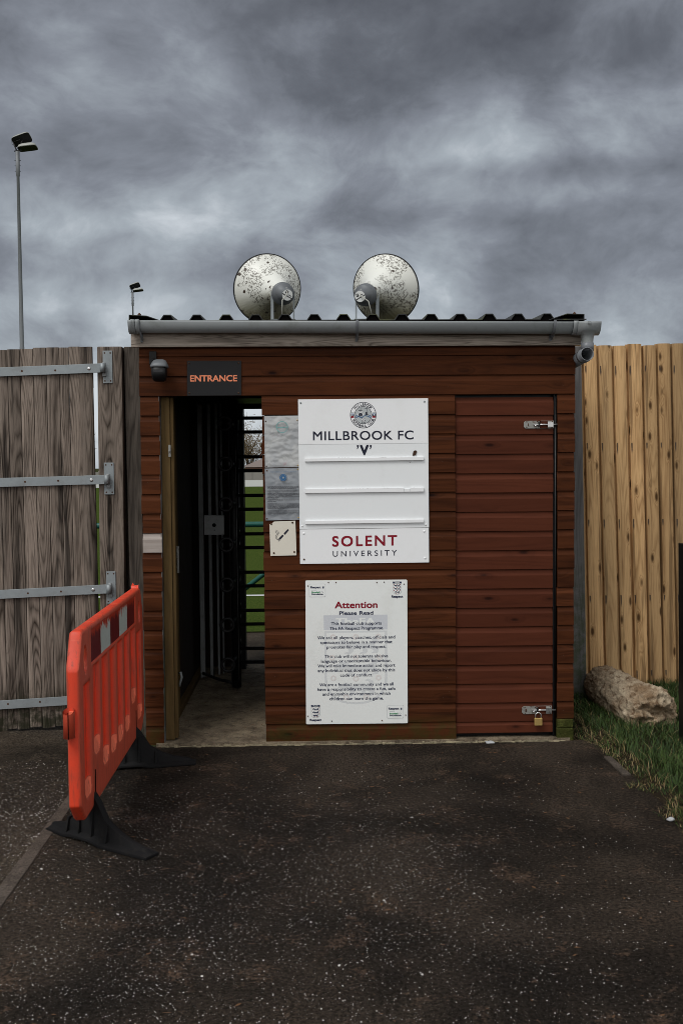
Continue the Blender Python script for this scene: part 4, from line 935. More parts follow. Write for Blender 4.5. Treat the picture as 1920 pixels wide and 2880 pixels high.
# ================================================================== HORN SPEAKERS
def horn(rim,drv,legs,label,cab,side):
    Mo=P(rim[0],rim[1],.46); D=P(drv[0],drv[1],.06); ax=(Mo-D).normalized(); L=(Mo-D).length; RR=rim[2]
    r_=empty('horn_speaker',(D.x,.15,ZR+RH),label,'loudspeaker','horn loudspeakers on the shed roof')
    mb=MB(); prof=[]
    for i in range(25):
        tt=i/24; prof.append((.105+(L-.105)*tt,.060+(RR-.060)*(.30*tt+.70*tt**3.4)))
    prof+=[(L+.004,RR+.002)]
    inn=[(d+.004,max(.01,q-.003)) for d,q in prof[::-1]]
    mb.lathe(D,ax,prof+inn,72); mb.build('horn',M['horn'],r_)
    mb=MB(); mb.lathe(D,ax,[(L-.003,RR),(L-.003,RR+.004),(L+.008,RR+.004),(L+.008,RR-.002)],72); mb.build('rim',M['dark'],r_)
    mb=MB(); mb.lathe(D,ax,[(0,.0),(0,.034),(.004,.037),(.050,.044),(.056,.058),(.062,.062),(.088,.064),(.089,.067),(.106,.067),(.106,.058)],48); dv=mb.build('driver',M['hood'],r_)
    # maker's plate, printed light blocks on the flat back of the driver
    up=Vector((0,0,1)); a=(up-ax*up.dot(ax)).normalized(); b=ax.cross(a); rot=R(25)*side
    a2=a*math.cos(rot)+b*math.sin(rot); b2=-a*math.sin(rot)+b*math.cos(rot)
    mb=MB()
    def pl(pts,off,mi): mb.face([D-ax*off+b2*p[0]+a2*p[1] for p in pts],mi)
    pl([(.032*math.cos(q),.032*math.sin(q)) for q in [2*math.pi*i/28 for i in range(28)]],.0008,0)
    pl([(-.032,-.004),(.032,-.004),(.031,-.009),(-.031,-.009)],.0012,1); pl([(-.018,.004),(-.003,.004),(-.003,.022),(-.018,.022)],.0012,1); pl([(.004,.002),(.024,.002),(.024,.006),(.004,.006)],.0012,1); pl([(-.014,.012),(-.007,.012),(-.007,.018),(-.014,.018)],.0015,0)
    mb.build('rating_plate',[M['attn'],M['dark']],dv)
    # U bracket
    mb=MB(); yb=.16; C=D+ax*.098
    zb_=ZR+.008
    for k,(px_,wd) in enumerate(legs):
        q=P(px_,830,yb); q2=P(px_,896,yb)
        n=[Vector((q.x-wd,yb-.002,C.z+.012)),Vector((q.x+wd,yb+.002,C.z+.012))]
        mb.hexa([(q2.x+sx*wd if zz==0 else q.x+sx*wd,yb+sy*(.003 if wd>.005 else .011),zb_ if zz==0 else C.z+.016) for zz in (0,1) for sy in (-1,1) for sx in (-1,1)],2,.3)
        mb.tube([(q.x,yb,C.z),(C.x+(.06 if q.x>C.x else -.06),C.y,C.z)],.006,8)
    xa,xb=sorted((P(legs[0][0],896,yb).x,P(legs[1][0],896,yb).x)); mb.box(xa-.01,xb+.01,yb-.012,yb+.012,ZR+RH-.0,ZR+RH+.004)
    mb.build('bracket',M['gal'],r_,bevel=.0008)
    mb=MB(); s0=D+ax*.03+a*.036-b*.004*side; e=P(cab[0],cab[1],.02)
    mb.tube([s0-ax*.002,s0-ax*.018+Vector((0,0,.004)),s0-ax*.03+Vector((0,0,-.03)),(s0*.5+e*.5)+Vector((-.008*side,-.03,0)),e],.0030,8); mb.build('cable',M['cable'],r_)
horn((752,813,.213),(808,829),((765.5,.0085),(826,.0045)),'left dirty white horn loudspeaker with lichen, mouth turned left and away',(793,882),1)
horn((1084,813,.213),(1012,833),((1001,.0045),(1061,.0095)),'right dirty white horn loudspeaker with lichen, mouth turned right and away',(1045,884),-1)
# ================================================================== SECURITY CAMERA / LIGHT
sc=empty('security_light',(-.90,-.03,2.1),'small security light with grey hood and black glass left of the ENTRANCE sign','security light')
YC=-.10
a=P(420,988,SY); b=P(441,1026,SY); mb=MB(); mb.box(a.x,b.x,SY-.012,SY+.003,b.z,a.z); mb.tube([((a.x+b.x)/2+.005,SY-.01,(a.z+b.z)/2-.01),((a.x+b.x)/2+.015,YC,(a.z+b.z)/2-.02)],.010,12); mb.build('wall_bracket',M['black'],sc,bevel=.003)
def ring(cx,cz,yc,w,d,n=20): return [(cx+w*math.copysign(abs(math.cos(q))**.6,math.cos(q)),yc+d*math.copysign(abs(math.sin(q))**.6,math.sin(q)),cz) for q in [2*math.pi*i/n for i in range(n)]]
def loft(mb,rings):
    n=len(rings[0]); vs=[v for g in rings for v in g]; fs=[(i*n+j,i*n+(j+1)%n,(i+1)*n+(j+1)%n,(i+1)*n+j) for i in range(len(rings)-1) for j in range(n)]
    fs.append(tuple(range(n-1,-1,-1))); fs.append(tuple(range(len(vs)-n,len(vs)))); mb.mesh(vs,fs,smooth=True)
c=P(448.5,1040,YC); s_=1/494
mb=MB(); cz=lambda y:P(448.5,y,YC).z
loft(mb,[ring(c.x,cz(1034),YC,25*s_,.05),ring(c.x,cz(1030),YC-.002,25*s_,.052),ring(c.x,cz(1022),YC+.004,22*s_,.045),ring(c.x,cz(1013),YC+.012,17*s_,.03),ring(c.x,cz(1010),YC+.016,10*s_,.018)])
mb.build('hood',M['hood'],sc)
mb=MB(); loft(mb,[ring(c.x-.001,cz(1073),YC,12*s_,.02),ring(c.x-.001,cz(1069),YC-.004,18*s_,.034),ring(c.x,cz(1055),YC-.006,21*s_,.042),ring(c.x,cz(1036),YC-.003,22*s_,.046),ring(c.x,cz(1033),YC,20*s_,.042)]); bd=mb.build('glass_body',M['black'],sc)
mb=MB(); mb.box(c.x-.026,c.x+.026,YC-.0485,YC-.046,cz(1048),cz(1041)); mb.build('lens_strip',plain('dark_glass',(.02,.02,.022),.08,0,.1),bd,bevel=.001)
# ================================================================== GATE AND LEFT POSTS
YGt=.40
gxr=-1.335
gate=empty('wooden_gate',(gxr,YGt,0),'tall gate of weathered grey boards with galvanised strap hinges','gate')
GP=[P(.4592*c_,985,YGt).x for c_ in (-75,0,58,135,215,295,375,433,503,577)]
while GP[0]>-3.6: GP.insert(0,GP[0]-random.uniform(.075,.09))
mb=MB()
for i,(xa,xb) in enumerate(zip(GP,GP[1:])):
    rnd=random.random(); zt_=2.345+.030*(xb-gxr)+random.uniform(-.004,.004); zb_=.005+.045*(xa-gxr)+random.uniform(-.01,.01)
    g=-.008*0; last=i==len(GP)-2
    # feather-edge section: thick left edge lapping over its neighbour
    sec=[(xa-.001,-.012),(xa+.003,-.021),(xa+.017,-.0255),(xb-.004,-.013),(xb-.004,.0),(xa-.001,-.002)] if not last else [(xa-.003,-.03),(xb-.022,-.031),(xb,-.022),(xb,.0),(xa-.003,-.006)]
    n=len(sec); lean=(.006*1.3)
    bt=[(x,YGt+y,zb_+.045*(x-xa)) for x,y in sec]; tp=[(x-.016*0-.010,YGt+y,zt_+.03*(x-xa)) for x,y in sec]
    o_=rnd*13.7; acc=0
    for k in range(n):
        l=(k+1)%n; d=math.hypot(sec[l][0]-sec[k][0],sec[l][1]-sec[k][1]); 
        mb.face([bt[k],bt[l],tp[l],tp[k]],0,[(acc+o_,rnd*21),(acc+d+o_,rnd*21),(acc+d+o_,rnd*21+2.3),(acc+o_,rnd*21+2.3)],rnd); acc+=d
    mb.face(tp,0,[(q[0],q[1]) for q in tp],rnd); mb.face(bt[::-1],0,[(q[0],q[1]) for q in bt],rnd)
mb.build('boards',M['grey'],gate)
mb=MB()
for z in (.3,1.2,2.1): mb.hexa([(x,YGt+y,z+zz+.04*(x-gxr)) for zz in (0,.1) for y in (.001,.04) for x in (-3.6,gxr-.02)],0)
mb.build('back_rail',M['greydark'],gate)
YSt=YGt-.033
straps=[((0,1046),(288,1034.5)),((0,1357),(300,1348.5)),((0,1672),(306,1656)),((0,1983),(312,1963))]
bolts=[((61,1043),(155,1041),(250,1036)),((70,1355),(163,1352),(257,1350)),((78,1669),(171,1664),(262,1659)),((22,1981),(112,1975))]
post_strap_z=[]
for (a,b),bo in zip(straps,bolts):
    A=P(*a,YSt); B=P(*b,YSt); s_=(B.z-A.z)/(B.x-A.x); h=.0275
    xl=-3.3; xr=B.x
    mb=MB(); mb.hexa([(x,YSt+y,B.z+s_*(x-xr)+zz*h) for zz in (-1,1) for y in (-.006,-.0) for x in (xl,xr)],0,.4)
    jx=P(238,b[1],YSt).x
    mb.hexa([(x,YSt+y,B.z+s_*(x-xr)+zz*(h+.0005)) for zz in (-1,1) for y in (-.010,-.0062) for x in (jx,xr)],0,.5)
    st=mb.build('strap_hinge',M['gal'],gate,bevel=.0012)
    mb=MB(); mb.tube([(xr+.004,YSt-.014,B.z-h),(xr+.004,YSt-.014,B.z+h)],.016,16); mb.build('knuckle',M['gal'],st)
    for k,q in enumerate(bo):
        c=P(*q,YSt-.01)
        if q[0]>200: screwheads('coach_bolt',[(c.x,c.z)],YSt-.010,.011,M['steel'],st)
        else:
            mb=MB(); mb.disc(c.x,c.z,.0062,YSt-.0068,16); mb.build('bolt_hole',M['rust'],st)
    post_strap_z.append((xr,B.z))
YPt=.385
gp=empty('gate_post',(-1.22,YPt,0),'thick weathered grey gate post carrying the hinge plates','post')
xa=P(273,1000,YPt).x; xb=P(343,1000,YPt).x
mb=MB(); lx=P(282,1700,YPt).x-P(273.5,1000,YPt).x
mb.hexa([(x+(lx*1.5 if zz==0 else 0),YPt+y,z_) for zz,z_ in ((0,-.1),(1,P(300,974,YPt).z)) for y in (0,.12) for x in (xa,xb)],2,.45); mb.build('post',M['grey'],gp,bevel=.006)
for i,((px0,px1,py0,py1)) in enumerate(((290.5,315.5,986,1077.5),(294,320,1301,1390.5),(300,325,1607,1698),(305,330,1915,2003))):
    a=P(px0,py1,YPt-.002); b=P(px1,py0,YPt-.002)
    mb=MB(); mb.box(a.x,b.x,YPt-.006,YPt-.0005,a.z,b.z); pt=mb.build('hinge_plate',M['gal'],gp,bevel=.001)
    mb=MB()
    for u_,v_ in ((.2,.07),(.8,.07),(.2,.93),(.8,.93)): mb.disc(a.x+(b.x-a.x)*u_,a.z+(b.z-a.z)*v_,.0048,YPt-.0066,14)
    mb.build('plate_hole',M['rust'],pt)
    xr,zz=post_strap_z[i]; mb=MB(); mb.tube([(xr+.006,YPt+.0,zz-.052),(xr+.006,YPt-.004,zz+.034)],.012,12); mb.box(xr,xr+.02,YPt-.02,YPt-.006,zz-.05,zz-.032); mb.build('pintle',M['galdull'],pt)
fp=empty('fence_post',(-1.06,YPt,0),'dark weathered post squeezed between gate post and shed','post')
xa=P(348,1000,YPt+.03).x; mb=MB(); mb.hexa([(x+(.018 if zz==0 else 0),YPt+.03+y,z_) for zz,z_ in ((0,-.1),(1,P(370,974.5,YPt+.03).z)) for y in (0,.1) for x in (xa,xa+.125)],2,.3); mb.build('post',M['greydark'],fp,bevel=.004)
mb=MB(); mb.box(xa-.07,xa+.10,YPt+.131,YPt+.155,-.05,P(370,980,YPt+.13).z-.01,2,.6); mb.build('backing_batten',M['greydark'],fp)
# ================================================================== RIGHT POST, NEW FENCE
rp=empty('timber_post',(1.80,.9,0),'leaning grey timber post between the shed and the new fence','post')
Yq=.85; a=P(1596,973,Yq); b=P(1634,973,Yq); a2=P(1606,1980,Yq); b2=P(1652,1980,Yq); s_=(2.5)/(a.z-a2.z)
mb=MB(); mb.hexa([(a2.x,Yq,a2.z-.2),(b2.x,Yq,a2.z-.2),(a2.x,Yq+.1,a2.z-.2),(b2.x,Yq+.1,a2.z-.2),(a.x,Yq,a.z),(b.x,Yq,a.z),(a.x,Yq+.1,a.z),(b.x,Yq+.1,a.z)],2,.4); mb.build('post',M['greypost'],rp,bevel=.005)
YF=1.2
fence=empty('featheredge_fence',(3.5,YF,0),'new fence of upright golden brown feather edged boards','fence')
tx=[P(1180+c_*.47194,970,YF).x for c_ in (872,958,1045,1135,1220,1312,1397,1483,1568)]
bxs=[P(1240+c_*.43367,1915,YF).x for c_ in (852,945,1050,1150,1240,1335,1428,1518,1612)]
while tx[-1]<7.5: tx.append(tx[-1]+.1015); bxs.append(bxs[-1]+.1015)
ztp=P(1750,970,YF).z; zbt=P(1840,1920,YF).z
mb=MB(); uvb=[]
for i in range(len(tx)-1):
    rnd=random.random(); sec=[(0,-.002),(.13,-.002),(.135,-.030),(.17,-.034),(.30,-.0400),(.55,-.044),(.80,-.042),(.94,-.036),(1.0,-.026),(1.0,-.0005),(.5,.0)]
    xa0,xa1=bxs[i],bxs[i+1]; xt0,xt1=tx[i],tx[i+1]; zt_=ztp+random.uniform(-.009,.009)
    def pt(k,top):
        f,y=sec[k]; x0_,x1_=(xt0,xt1) if top else (xa0,xa1)
        return (x0_+f*(x1_-x0_)+0,YF+y,zt_ if top else zbt)
    n=len(sec); acc=0
    for k in range(n):
        l=(k+1)%n; d=abs(sec[l][0]-sec[k][0])*.1+abs(sec[l][1]-sec[k][1]); o_=rnd*13.7
        mb.face([pt(k,0),pt(l,0),pt(l,1),pt(k,1)],0,[(acc+o_,rnd*21),(acc+d+o_,rnd*21),(acc+d+o_,rnd*21+2.4),(acc+o_,rnd*21+2.4)],rnd)
        fx=lambda s:s[0]*.1
        uvb.append([(fx(sec[k]),zbt),(fx(sec[l]),zbt),(fx(sec[l]),zt_),(fx(sec[k]),zt_)]); acc+=d
    tp=[pt(k,1) for k in range(n)]; mb.face(tp,0,[(q[0],q[1]) for q in tp],rnd); uvb.append([(.08,.3)]*n)
fb=mb.build('boards',M['newfence'],fence,recalc=False)
l2=fb.data.uv_layers.new(name='board'); l2.data.foreach_set('uv',[c for f in uvb for q in f for c in q])
bm=bmesh.new(); bm.from_mesh(fb.data); bmesh.ops.recalc_face_normals(bm,faces=bm.faces); bm.to_mesh(fb.data); bm.free()
mb=MB(); mb.box(bxs[0],7.4,YF-.02,YF+.01,zbt-.12,zbt-.002,0,.3); mb.build('gravel_board',M['post'],fence,bevel=.003)
mb=MB()
for z in (.4,1.2,2.1): mb.box(tx[0],7.4,YF+.002,YF+.06,z,z+.07,0)
mb.build('rails',M['post'],fence)
# black post at the right edge
bp=empty('bollard_post',(2.08,-.3,0),'black metal post at the right edge of the grass','post')
a=P(1921,1530,-.3); b=P(1923,2150,-.3)
mb=MB(); mb.hexa([(b.x+u_*.08,-.3+y,-.1) for y in (0,.08) for u_ in (0,1)]+[(a.x+u_*.08,-.3+y,a.z) for y in (0,.08) for u_ in (0,1)],2,.3); mb.build('post_body',M['black'],bp,bevel=.004)
mb=MB(); c=P(1926,1580,-.31); mb.lathe((c.x+.004,-.301,c.z),(0,-1,0),[(0,.012),(.004,.011),(.008,.005),(.009,0)],16); mb.build('bolt_head',M['screw'],bp)
# ================================================================== CONCRETE LUMP
A=Vector((2.06,.10,.070)); B=Vector((1.90,.86,.135)); axd=(B-A); L=axd.length; axd.normalize()
up=Vector((0,0,1)); ua=(up-axd*up.dot(axd)).normalized(); ub=axd.cross(ua)
mb=MB(); nS,nT=60,90; vs=[];fs=[]
def lr(s,th):
    r_=.158-.042*s/L+.006*math.sin(th*2+.6)
    p=Vector((math.cos(th)*2.2,math.sin(th)*2.2,s*5)); r_+=.009*mn.noise(p)+.008*mn.noise(p*3)+.009*mn.noise(p*9)+.006*mn.noise(p*22)+(.02*mn.noise(p*6) if s<.12 else 0)
    if s<.03: r_-=(.03-s)*.6
    if s>L-.10: r_-=(s-L+.10)**2*5
    # square hole left by a post, open at the lower front of the near end
    if s<.17 and abs(((th-math.pi*1.03)+math.pi)%(2*math.pi)-math.pi)<.17: r_-=.10
    return r_
for i in range(nS+1):
    s=L*i/nS
    for j in range(nT):
        th=2*math.pi*j/nT; q=lr(s,th); vs.append(A+axd*s+(ua*math.cos(th)+ub*math.sin(th))*q)
for i in range(nS):
    for j in range(nT): fs.append((i*nT+j,i*nT+(j+1)%nT,(i+1)*nT+(j+1)%nT,(i+1)*nT+j))
for end in (0,1):
    s=0 if end==0 else L; prev=[ (0 if end==0 else nS)*nT+j for j in range(nT)]
    for k in range(1,11):
        cur=[]
        for j in range(nT):
            th=2*math.pi*j/nT; q=lr(s,th)*(1-k/10.5); n_=mn.noise(Vector((q*18*math.cos(th),q*18*math.sin(th),end*7)))*.045+mn.noise(Vector((q*50*math.cos(th),q*50*math.sin(th),end*7)))*.026
            cur.append(len(vs)); vs.append(A+axd*(s+(n_ if end==0 else -n_))+(ua*math.cos(th)+ub*math.sin(th))*q)
        for j in range(nT): fs.append((prev[j],prev[(j+1)%nT],cur[(j+1)%nT],cur[j]))
        prev=cur
    fs.append(tuple(prev))
mb.mesh(vs,fs,smooth=True); o=mb.build('concrete_footing',M['lump'],loc=(1.95,.45,.0)); tag(o,'broken lump of concrete post footing lying in the grass','concrete lump')
# small stones
def stone(name,c,sx,sy,sz,mat,label,seed):
    bm=bmesh.new(); bmesh.ops.create_icosphere(bm,subdivisions=3,radius=1)
    for v in bm.verts:
        n_=1+.35*mn.noise(v.co*1.3+Vector((seed,0,0)))+.12*mn.noise(v.co*4); v.co=Vector((v.co.x*sx,v.co.y*sy,v.co.z*sz))*n_
    me=bpy.data.meshes.new(name); bm.to_mesh(me); bm.free(); me.materials.append(mat)
    for p in me.polygons: p.use_smooth=True
    o=bpy.data.objects.new(name,me); o.location=c; col.objects.link(o); return tag(o,label,name.replace('_',' '))
q=G(1370,2079,ZG); stone('flat_stone',(q.x,-.052,ZG+.004),.028,.018,.008,M['stone'],'flat grey stone lying against the shed slab below the store door',3)
q=G(1885,2312,ZG); stone('pebble',(q.x,q.y,ZG+.012),.016,.012,.009,M['stone'],'pale pebble at the edge of the grass verge',8)
q=P(1616,1978,.05)
mb=MB(); mb.lathe((WX1+.001,.10,q.z),(1,0,.1),[(0,.030),(.006,.030),(.010,.024),(.004,.014),(.012,.008),(.012,0)],20); o=mb.build('pipe_cap',M['screw'],shed); o['label']='pale round pipe cap low on the outer side wall'
# kerb piece by the grass
a=G(1708,2132,ZG); b=G(1762,2182,ZG); d=(b-a).normalized(); nrm=Vector((-d.y,d.x,0))*.022
mb=MB(); c=[a-nrm,b-nrm,a+nrm,b+nrm]; mb.hexa([(p.x,p.y,ZG-.03) for p in c]+[(p.x,p.y,ZG+.010) for p in c],0,.3); mb.build('edging_piece',M['edging'],kind='structure',bevel=.005)
# ================================================================== BARRIER
bn=P(188,1900,-1.73); bf=P(399,1720,-.13)
by0,by1=-1.73,-.13; bx0,bx1=bn.x+.022,bf.x-.022      # centre line of the panel
br_=empty('plastic_barrier',((bx0+bx1)/2,-.93,ZG),'orange plastic pedestrian barrier with red and white strip on black rubber feet','barrier')
HB=.93; BT=.027
def topz(y):
    d=min(y-by0,by1-y); return .17+HB-.93+ (HB-.17) - (max(0,.075-d)/.075)*.155
def botz(y):
    d=min(y-by0,by1-y); return .125+(max(0,.085-d)/.085)*.085
NR=8; cell=(by1-by0-.11)/NR
def hgt(y,z):     # relief 0 (deep) .. 1 (skin)
    tz,bz=topz(y),botz(y); e=min(tz-z,z-bz,(y-by0)*1.0,(by1-y)*1.0)
    h=1.0
    # raised rolled rim
    if e<.010: h=.55+.45*(e/.010)**.5
    elif .022<e<.028: h=.93
    yy=y-by0-.055; ci=int(yy/cell); f=(yy-ci*cell)/cell
    if 0<=yy and ci<NR:
        # strip recess
        ztop=.745
        if 1<=ci<=NR-2 and .755<z<.905: return min(h,.72)
        if ci in (0,NR-1): ztop=.70
        zb_={0:.20,1:.335,NR-2:.335,NR-1:.20}.get(ci,.23)
        if zb_<z<ztop and .12<f<.88:
            s_=min(1,(f-.12)/.06,(.88-f)/.06); g=min(1,(z-zb_)/.085); tt=min(1,(ztop-z)/.02)
            rd=1 if z>zb_+.03 or (abs(f-.5)<.34*max(0.0,((z-zb_)/.03))**.5) else 0
            depth=min(s_,g,tt)*rd
            mid=.12*max(0,1-abs(f-.5)/.06)
            return min(h,1-.92*depth+mid*depth)
    # hand hole at each end
    for yc in (by0+.125,by1-.125):
        q=((y-yc)/.030)**2+((z-.80)/.062)**2
        if q<1: return .15 if q<.75 else .15+(q-.75)/.25*.85
    return h
mb=MB(); ny,nz=264,110; vs=[];fs=[];uvs=[]
for side in (1,-1):
    off=len(vs)
    for i in range(ny+1):
        y=by0+(by1-by0)*i/ny; tz,bz=topz(y),botz(y); cx_=bx0+(bx1-bx0)*i/ny
        for j in range(nz+1):
            z=bz+(tz-bz)*j/nz; h=hgt(y,z)
            if i in (0,ny) or j in (0,nz): h=.55
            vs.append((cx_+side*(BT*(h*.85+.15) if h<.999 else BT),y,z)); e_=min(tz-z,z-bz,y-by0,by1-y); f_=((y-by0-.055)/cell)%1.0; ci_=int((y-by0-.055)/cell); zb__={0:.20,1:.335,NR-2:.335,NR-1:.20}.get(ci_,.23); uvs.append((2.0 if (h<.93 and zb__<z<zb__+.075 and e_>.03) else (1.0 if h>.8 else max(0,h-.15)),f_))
    for i in range(ny):
        for j in range(nz):
            a=off+i*(nz+1)+j; q=(a,a+1,a+nz+2,a+nz+1); fs.append(q if side<0 else q[::-1])
N=(ny+1)*(nz+1)
for i in range(ny):
    for j in (0,nz): a=i*(nz+1)+j; fs.append((a,a+nz+1,N+a+nz+1,N+a))
for j in range(nz):
    for i in (0,ny): a=i*(nz+1)+j; fs.append((a,a+1,N+a+1,N+a))
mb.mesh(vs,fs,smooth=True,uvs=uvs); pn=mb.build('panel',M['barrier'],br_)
es=pn.modifiers.new('e','EDGE_SPLIT'); es.split_angle=R(50)
def bxc(y): return bx0+(bx1-bx0)*(y-by0)/(by1-by0)
ya,yb=by0+.055+cell*1.02,by0+.055+cell*(NR-1)*.998
mb=MB(); n=60; vs=[];fs=[];uvs=[]
for i in range(n+1):
    y=ya+(yb-ya)*i/n
    for z,v in ((.757,0),(.83,.5),(.903,1)): vs.append((bxc(y)+BT*.80+.001*mn.noise(Vector((y*30,z*30,0))),y,z)); uvs.append((i/n*4.98+.01,v))
for i in range(n):
    for j in range(2): a=i*3+j; fs.append((a,a+3,a+4,a+1))
mb.mesh(vs,fs,smooth=True,uvs=uvs); mb.build('reflective_strip',M['strip'],pn)
# clip socket on the near end, torn tab on the far top
mb=MB(); cz_=P(190,2030,by0).z; hc=.075; zc1=P(190,1998,by0).z; zc0=P(190,2075,by0-.02).z
cxe=bxc(by0)-.012
for rr_,s_ in ((.026,1),(.022,-1)):
    rg=[(cxe+rr_*.9*math.cos(q),by0-.022+rr_*1.1*math.sin(q)) for q in [2*math.pi*i/24 for i in range(24)]]
    vs=[(x,y,zc0) for x,y in rg]+[(x,y,zc1+.010*math.sin(k*.26)) for k,(x,y) in enumerate(rg)]
    mb.mesh(vs,[(i,(i+1)%24,24+(i+1)%24,24+i) for i in range(24)],smooth=True,uvs=[(.9,0)]*48)
rg1=[(cxe+.026*.9*math.cos(q),by0-.022+.026*1.1*math.sin(q),zc0) for q in [2*math.pi*i/24 for i in range(24)]]; mb.face(rg1,0,[(.9,0)]*24)
mb.box(cxe-.003,cxe+.020,by0-.012,by0+.006,zc0,zc1-.004)
mb.build('clip_socket',M['barrier'],br_)
mb=MB(); mb.box(cxe-.0015+.004,cxe+.0015+.004,by0-.0535,by0-.049,zc0,zc1+.001); mb.build('socket_slit',M['hole'],br_)
mb=MB(); y=by1-.085; z=topz(y); x=bxc(y)
mb.face([(x-.02,y-.01,z-.006),(x+.018,y-.01,z-.006),(x+.020,y,z+.020),(x+.008,y,z+.008),(x,y,z+.012),(x-.012,y,z+.030),(x-.022,y,z+.012)],0,[(.4,0)]*7); mb.face([(x-.02,y+.002,z-.006),(x+.018,y+.002,z-.006),(x+.014,y+.03,z+.012),(x-.014,y+.03,z+.012)],0,[(.4,0)]*4)
mb.build('torn_tab',M['barrier'],br_,recalc=False)
for k,(ty,ang,xo) in enumerate(((-1.46,R(-36),0),(-.41,R(8),0))):
    # slot in the panel
    cx_=bxc(ty)
    mb=MB(); 
    for sd_ in (1,-1):
        z0_=botz(ty)-.001; mb.box(cx_+sd_*BT-.0015,cx_+sd_*BT+.0022,ty-.005,ty+.005,z0_,z0_+.16); mb.box(cx_+sd_*BT-.0015,cx_+sd_*BT+.0023,ty-.008,ty+.008,z0_,z0_+.06)
    mb.build('foot_slot',M['hole'],pn)
    # rubber foot: wedge-shaped in profile, with flanges and side ribs
    c_,s_=math.cos(ang),math.sin(ang)
    def W(l,wd,z): return (cx_+l*c_-wd*s_,ty+l*s_+wd*c_,ZG+z)
    mb=MB(); prof=[(-.325,.0,.018),(-.30,.028,.02),(-.22,.040,.026),(-.15,.062,.032),(-.10,.105,.036),(-.055,.185,.036),(-.03,.215,.034),(.03,.215,.034),(.055,.185,.036),(.10,.11,.036),(.16,.072,.034),(.23,.045,.030),(.31,.030,.024),(.345,.008,.02)]
    if k==0: prof=[(l*(.80 if l<0 else 1.10),h,wd) for l,h,wd in prof]
    prof=[(l,h+.006,wd) for l,h,wd in prof]
    n=len(prof); vs=[];fs=[]
    for l,h,wd in prof:
        ft=wd+.018; base=.002+(.010 if abs(l)<.10 else 0)
        vs+= [W(l,-ft,base),W(l,-ft,min(h,base+.014)),W(l,-wd*.6,min(h,base+.022)),W(l,-wd*.42,h*.96),W(l,0,h),W(l,wd*.42,h*.96),W(l,wd*.6,min(h,base+.022)),W(l,ft,min(h,base+.014)),W(l,ft,base)]
    for i in range(n-1):
        for j in range(9): a=i*9+j; b=i*9+(j+1)%9; fs.append((a,b,b+9,a+9))
    fs.append(tuple(range(8,-1,-1))); fs.append(tuple(range((n-1)*9,n*9)))
    mb.mesh(vs,fs,smooth=True); 
    for l in (-.12,-.04,.04,.13):
        hh={.13:.09,-.12:.085}.get(l,.17)
        mb.hexa([W(l+a_*.006,b_*.040,z_) for z_ in (.012,) for b_ in (-1,1) for a_ in (-1,1)]+[W(l+a_*.005,b_*.020,hh) for b_ in (-1,1) for a_ in (-1,1)],2,.2)
    mb.build('rubber_foot',M['rubber'] if 'rubber' in M else M.setdefault('rubber',plain('recycled_rubber',(.0085,.0085,.009),.75,0,.35,45,.5,spec=.12,dirt=(.02,.018,.016,.4))),br_,bevel=.002)
# ================================================================== FLOODLIGHT MASTS
M['mast']=plain('galvanised_mast',(.16,.17,.18),.55,.3,.1,2)
M['lamphead']=plain('lamp_casing',(.30,.31,.29),.5,.1,.15,3)
def mast(base,top,label,copy=None):
    r_=empty('floodlight_mast',base,label,'floodlight','floodlight masts behind the fence')
    H=top; s=H/15.0; x0,y0,_=base
    mb=MB(); mb.tube([(x0,y0,0),(x0,y0,H*.45),(x0,y0,H*.452),(x0,y0,H*.93),(x0,y0,H*.932),(x0,y0,H)],[.125*s,.10*s,.092*s,.062*s,.085*s,.085*s],16); mb.build('pole',M['mast'],r_)
    mb=MB()
    for i in range(3): z=H*(.945+.015*i); mb.tube([(x0-.13*s,y0,z),(x0+.13*s,y0,z)],.012*s,6)
    mb.tube([(x0-.16*s,y0-.05*s,H+.38*s),(x0-.06*s,y0,H+.1*s),(x0,y0,H-.05*s)],.03*s,8); mb.tube([(x0-.14*s,y0+.1*s,H+.04*s),(x0+.20*s,y0-.1*s,H+.02*s)],.035*s,8); mb.tube([(x0-.16*s,y0-.05*s,H+.37*s),(x0+.15*s,y0-.1*s,H+.46*s)],.018*s,6); mb.tube([(x0,y0,H+.12*s),(x0+.25*s,y0-.1*s,H+.42*s)],.015*s,6)
    mb.tube([(x0-.10*s,y0,H+.62*s),(x0-.24*s,y0,H+.45*s),(x0-.22*s,y0,H+.3*s),(x0-.1*s,y0,H+.22*s)],.007*s,6)
    mb.build('head_frame',M['dark'],r_)
    for (ox_,oz,tilt,ph) in ((.22,.50,R(20),R(-42)),(.46,.13,R(7),R(-10))):
        mb=MB(); n=18; 
        def Q(a,b,c): 
            a*=s*.52;b*=s*.62;c*=s*.62; b,c=b*math.cos(ph)-c*math.sin(ph),b*math.sin(ph)+c*math.cos(ph)
            return (x0+ox_*s+a*math.cos(tilt)-c*math.sin(tilt),y0+b,H+oz*s+a*math.sin(tilt)+c*math.cos(tilt))
        rings=[]
        for z,wx,wy in ((0,.78,.40),(.06,.78,.40),(.18,.70,.36),(.28,.52,.26),(.34,.28,.14)):
            rings.append([Q(-.05+wx*(abs(math.cos(q))**.45)*math.copysign(1,math.cos(q)),wy*(abs(math.sin(q))**.45)*math.copysign(1,math.sin(q)),z) for q in [2*math.pi*i/n for i in range(n)]])
        loft(mb,rings); lh=mb.build('lamp_head',M['lamphead'],r_)
        mb=MB(); mb.face([Q(-.05+.76*(abs(math.cos(q))**.3)*math.copysign(1,math.cos(q)),.38*(abs(math.sin(q))**.3)*math.copysign(1,math.sin(q)),-.01) for q in [2*math.pi*i/n for i in range(n)]]); mb.build('lamp_glass',M['dark'],lh)
    return r_
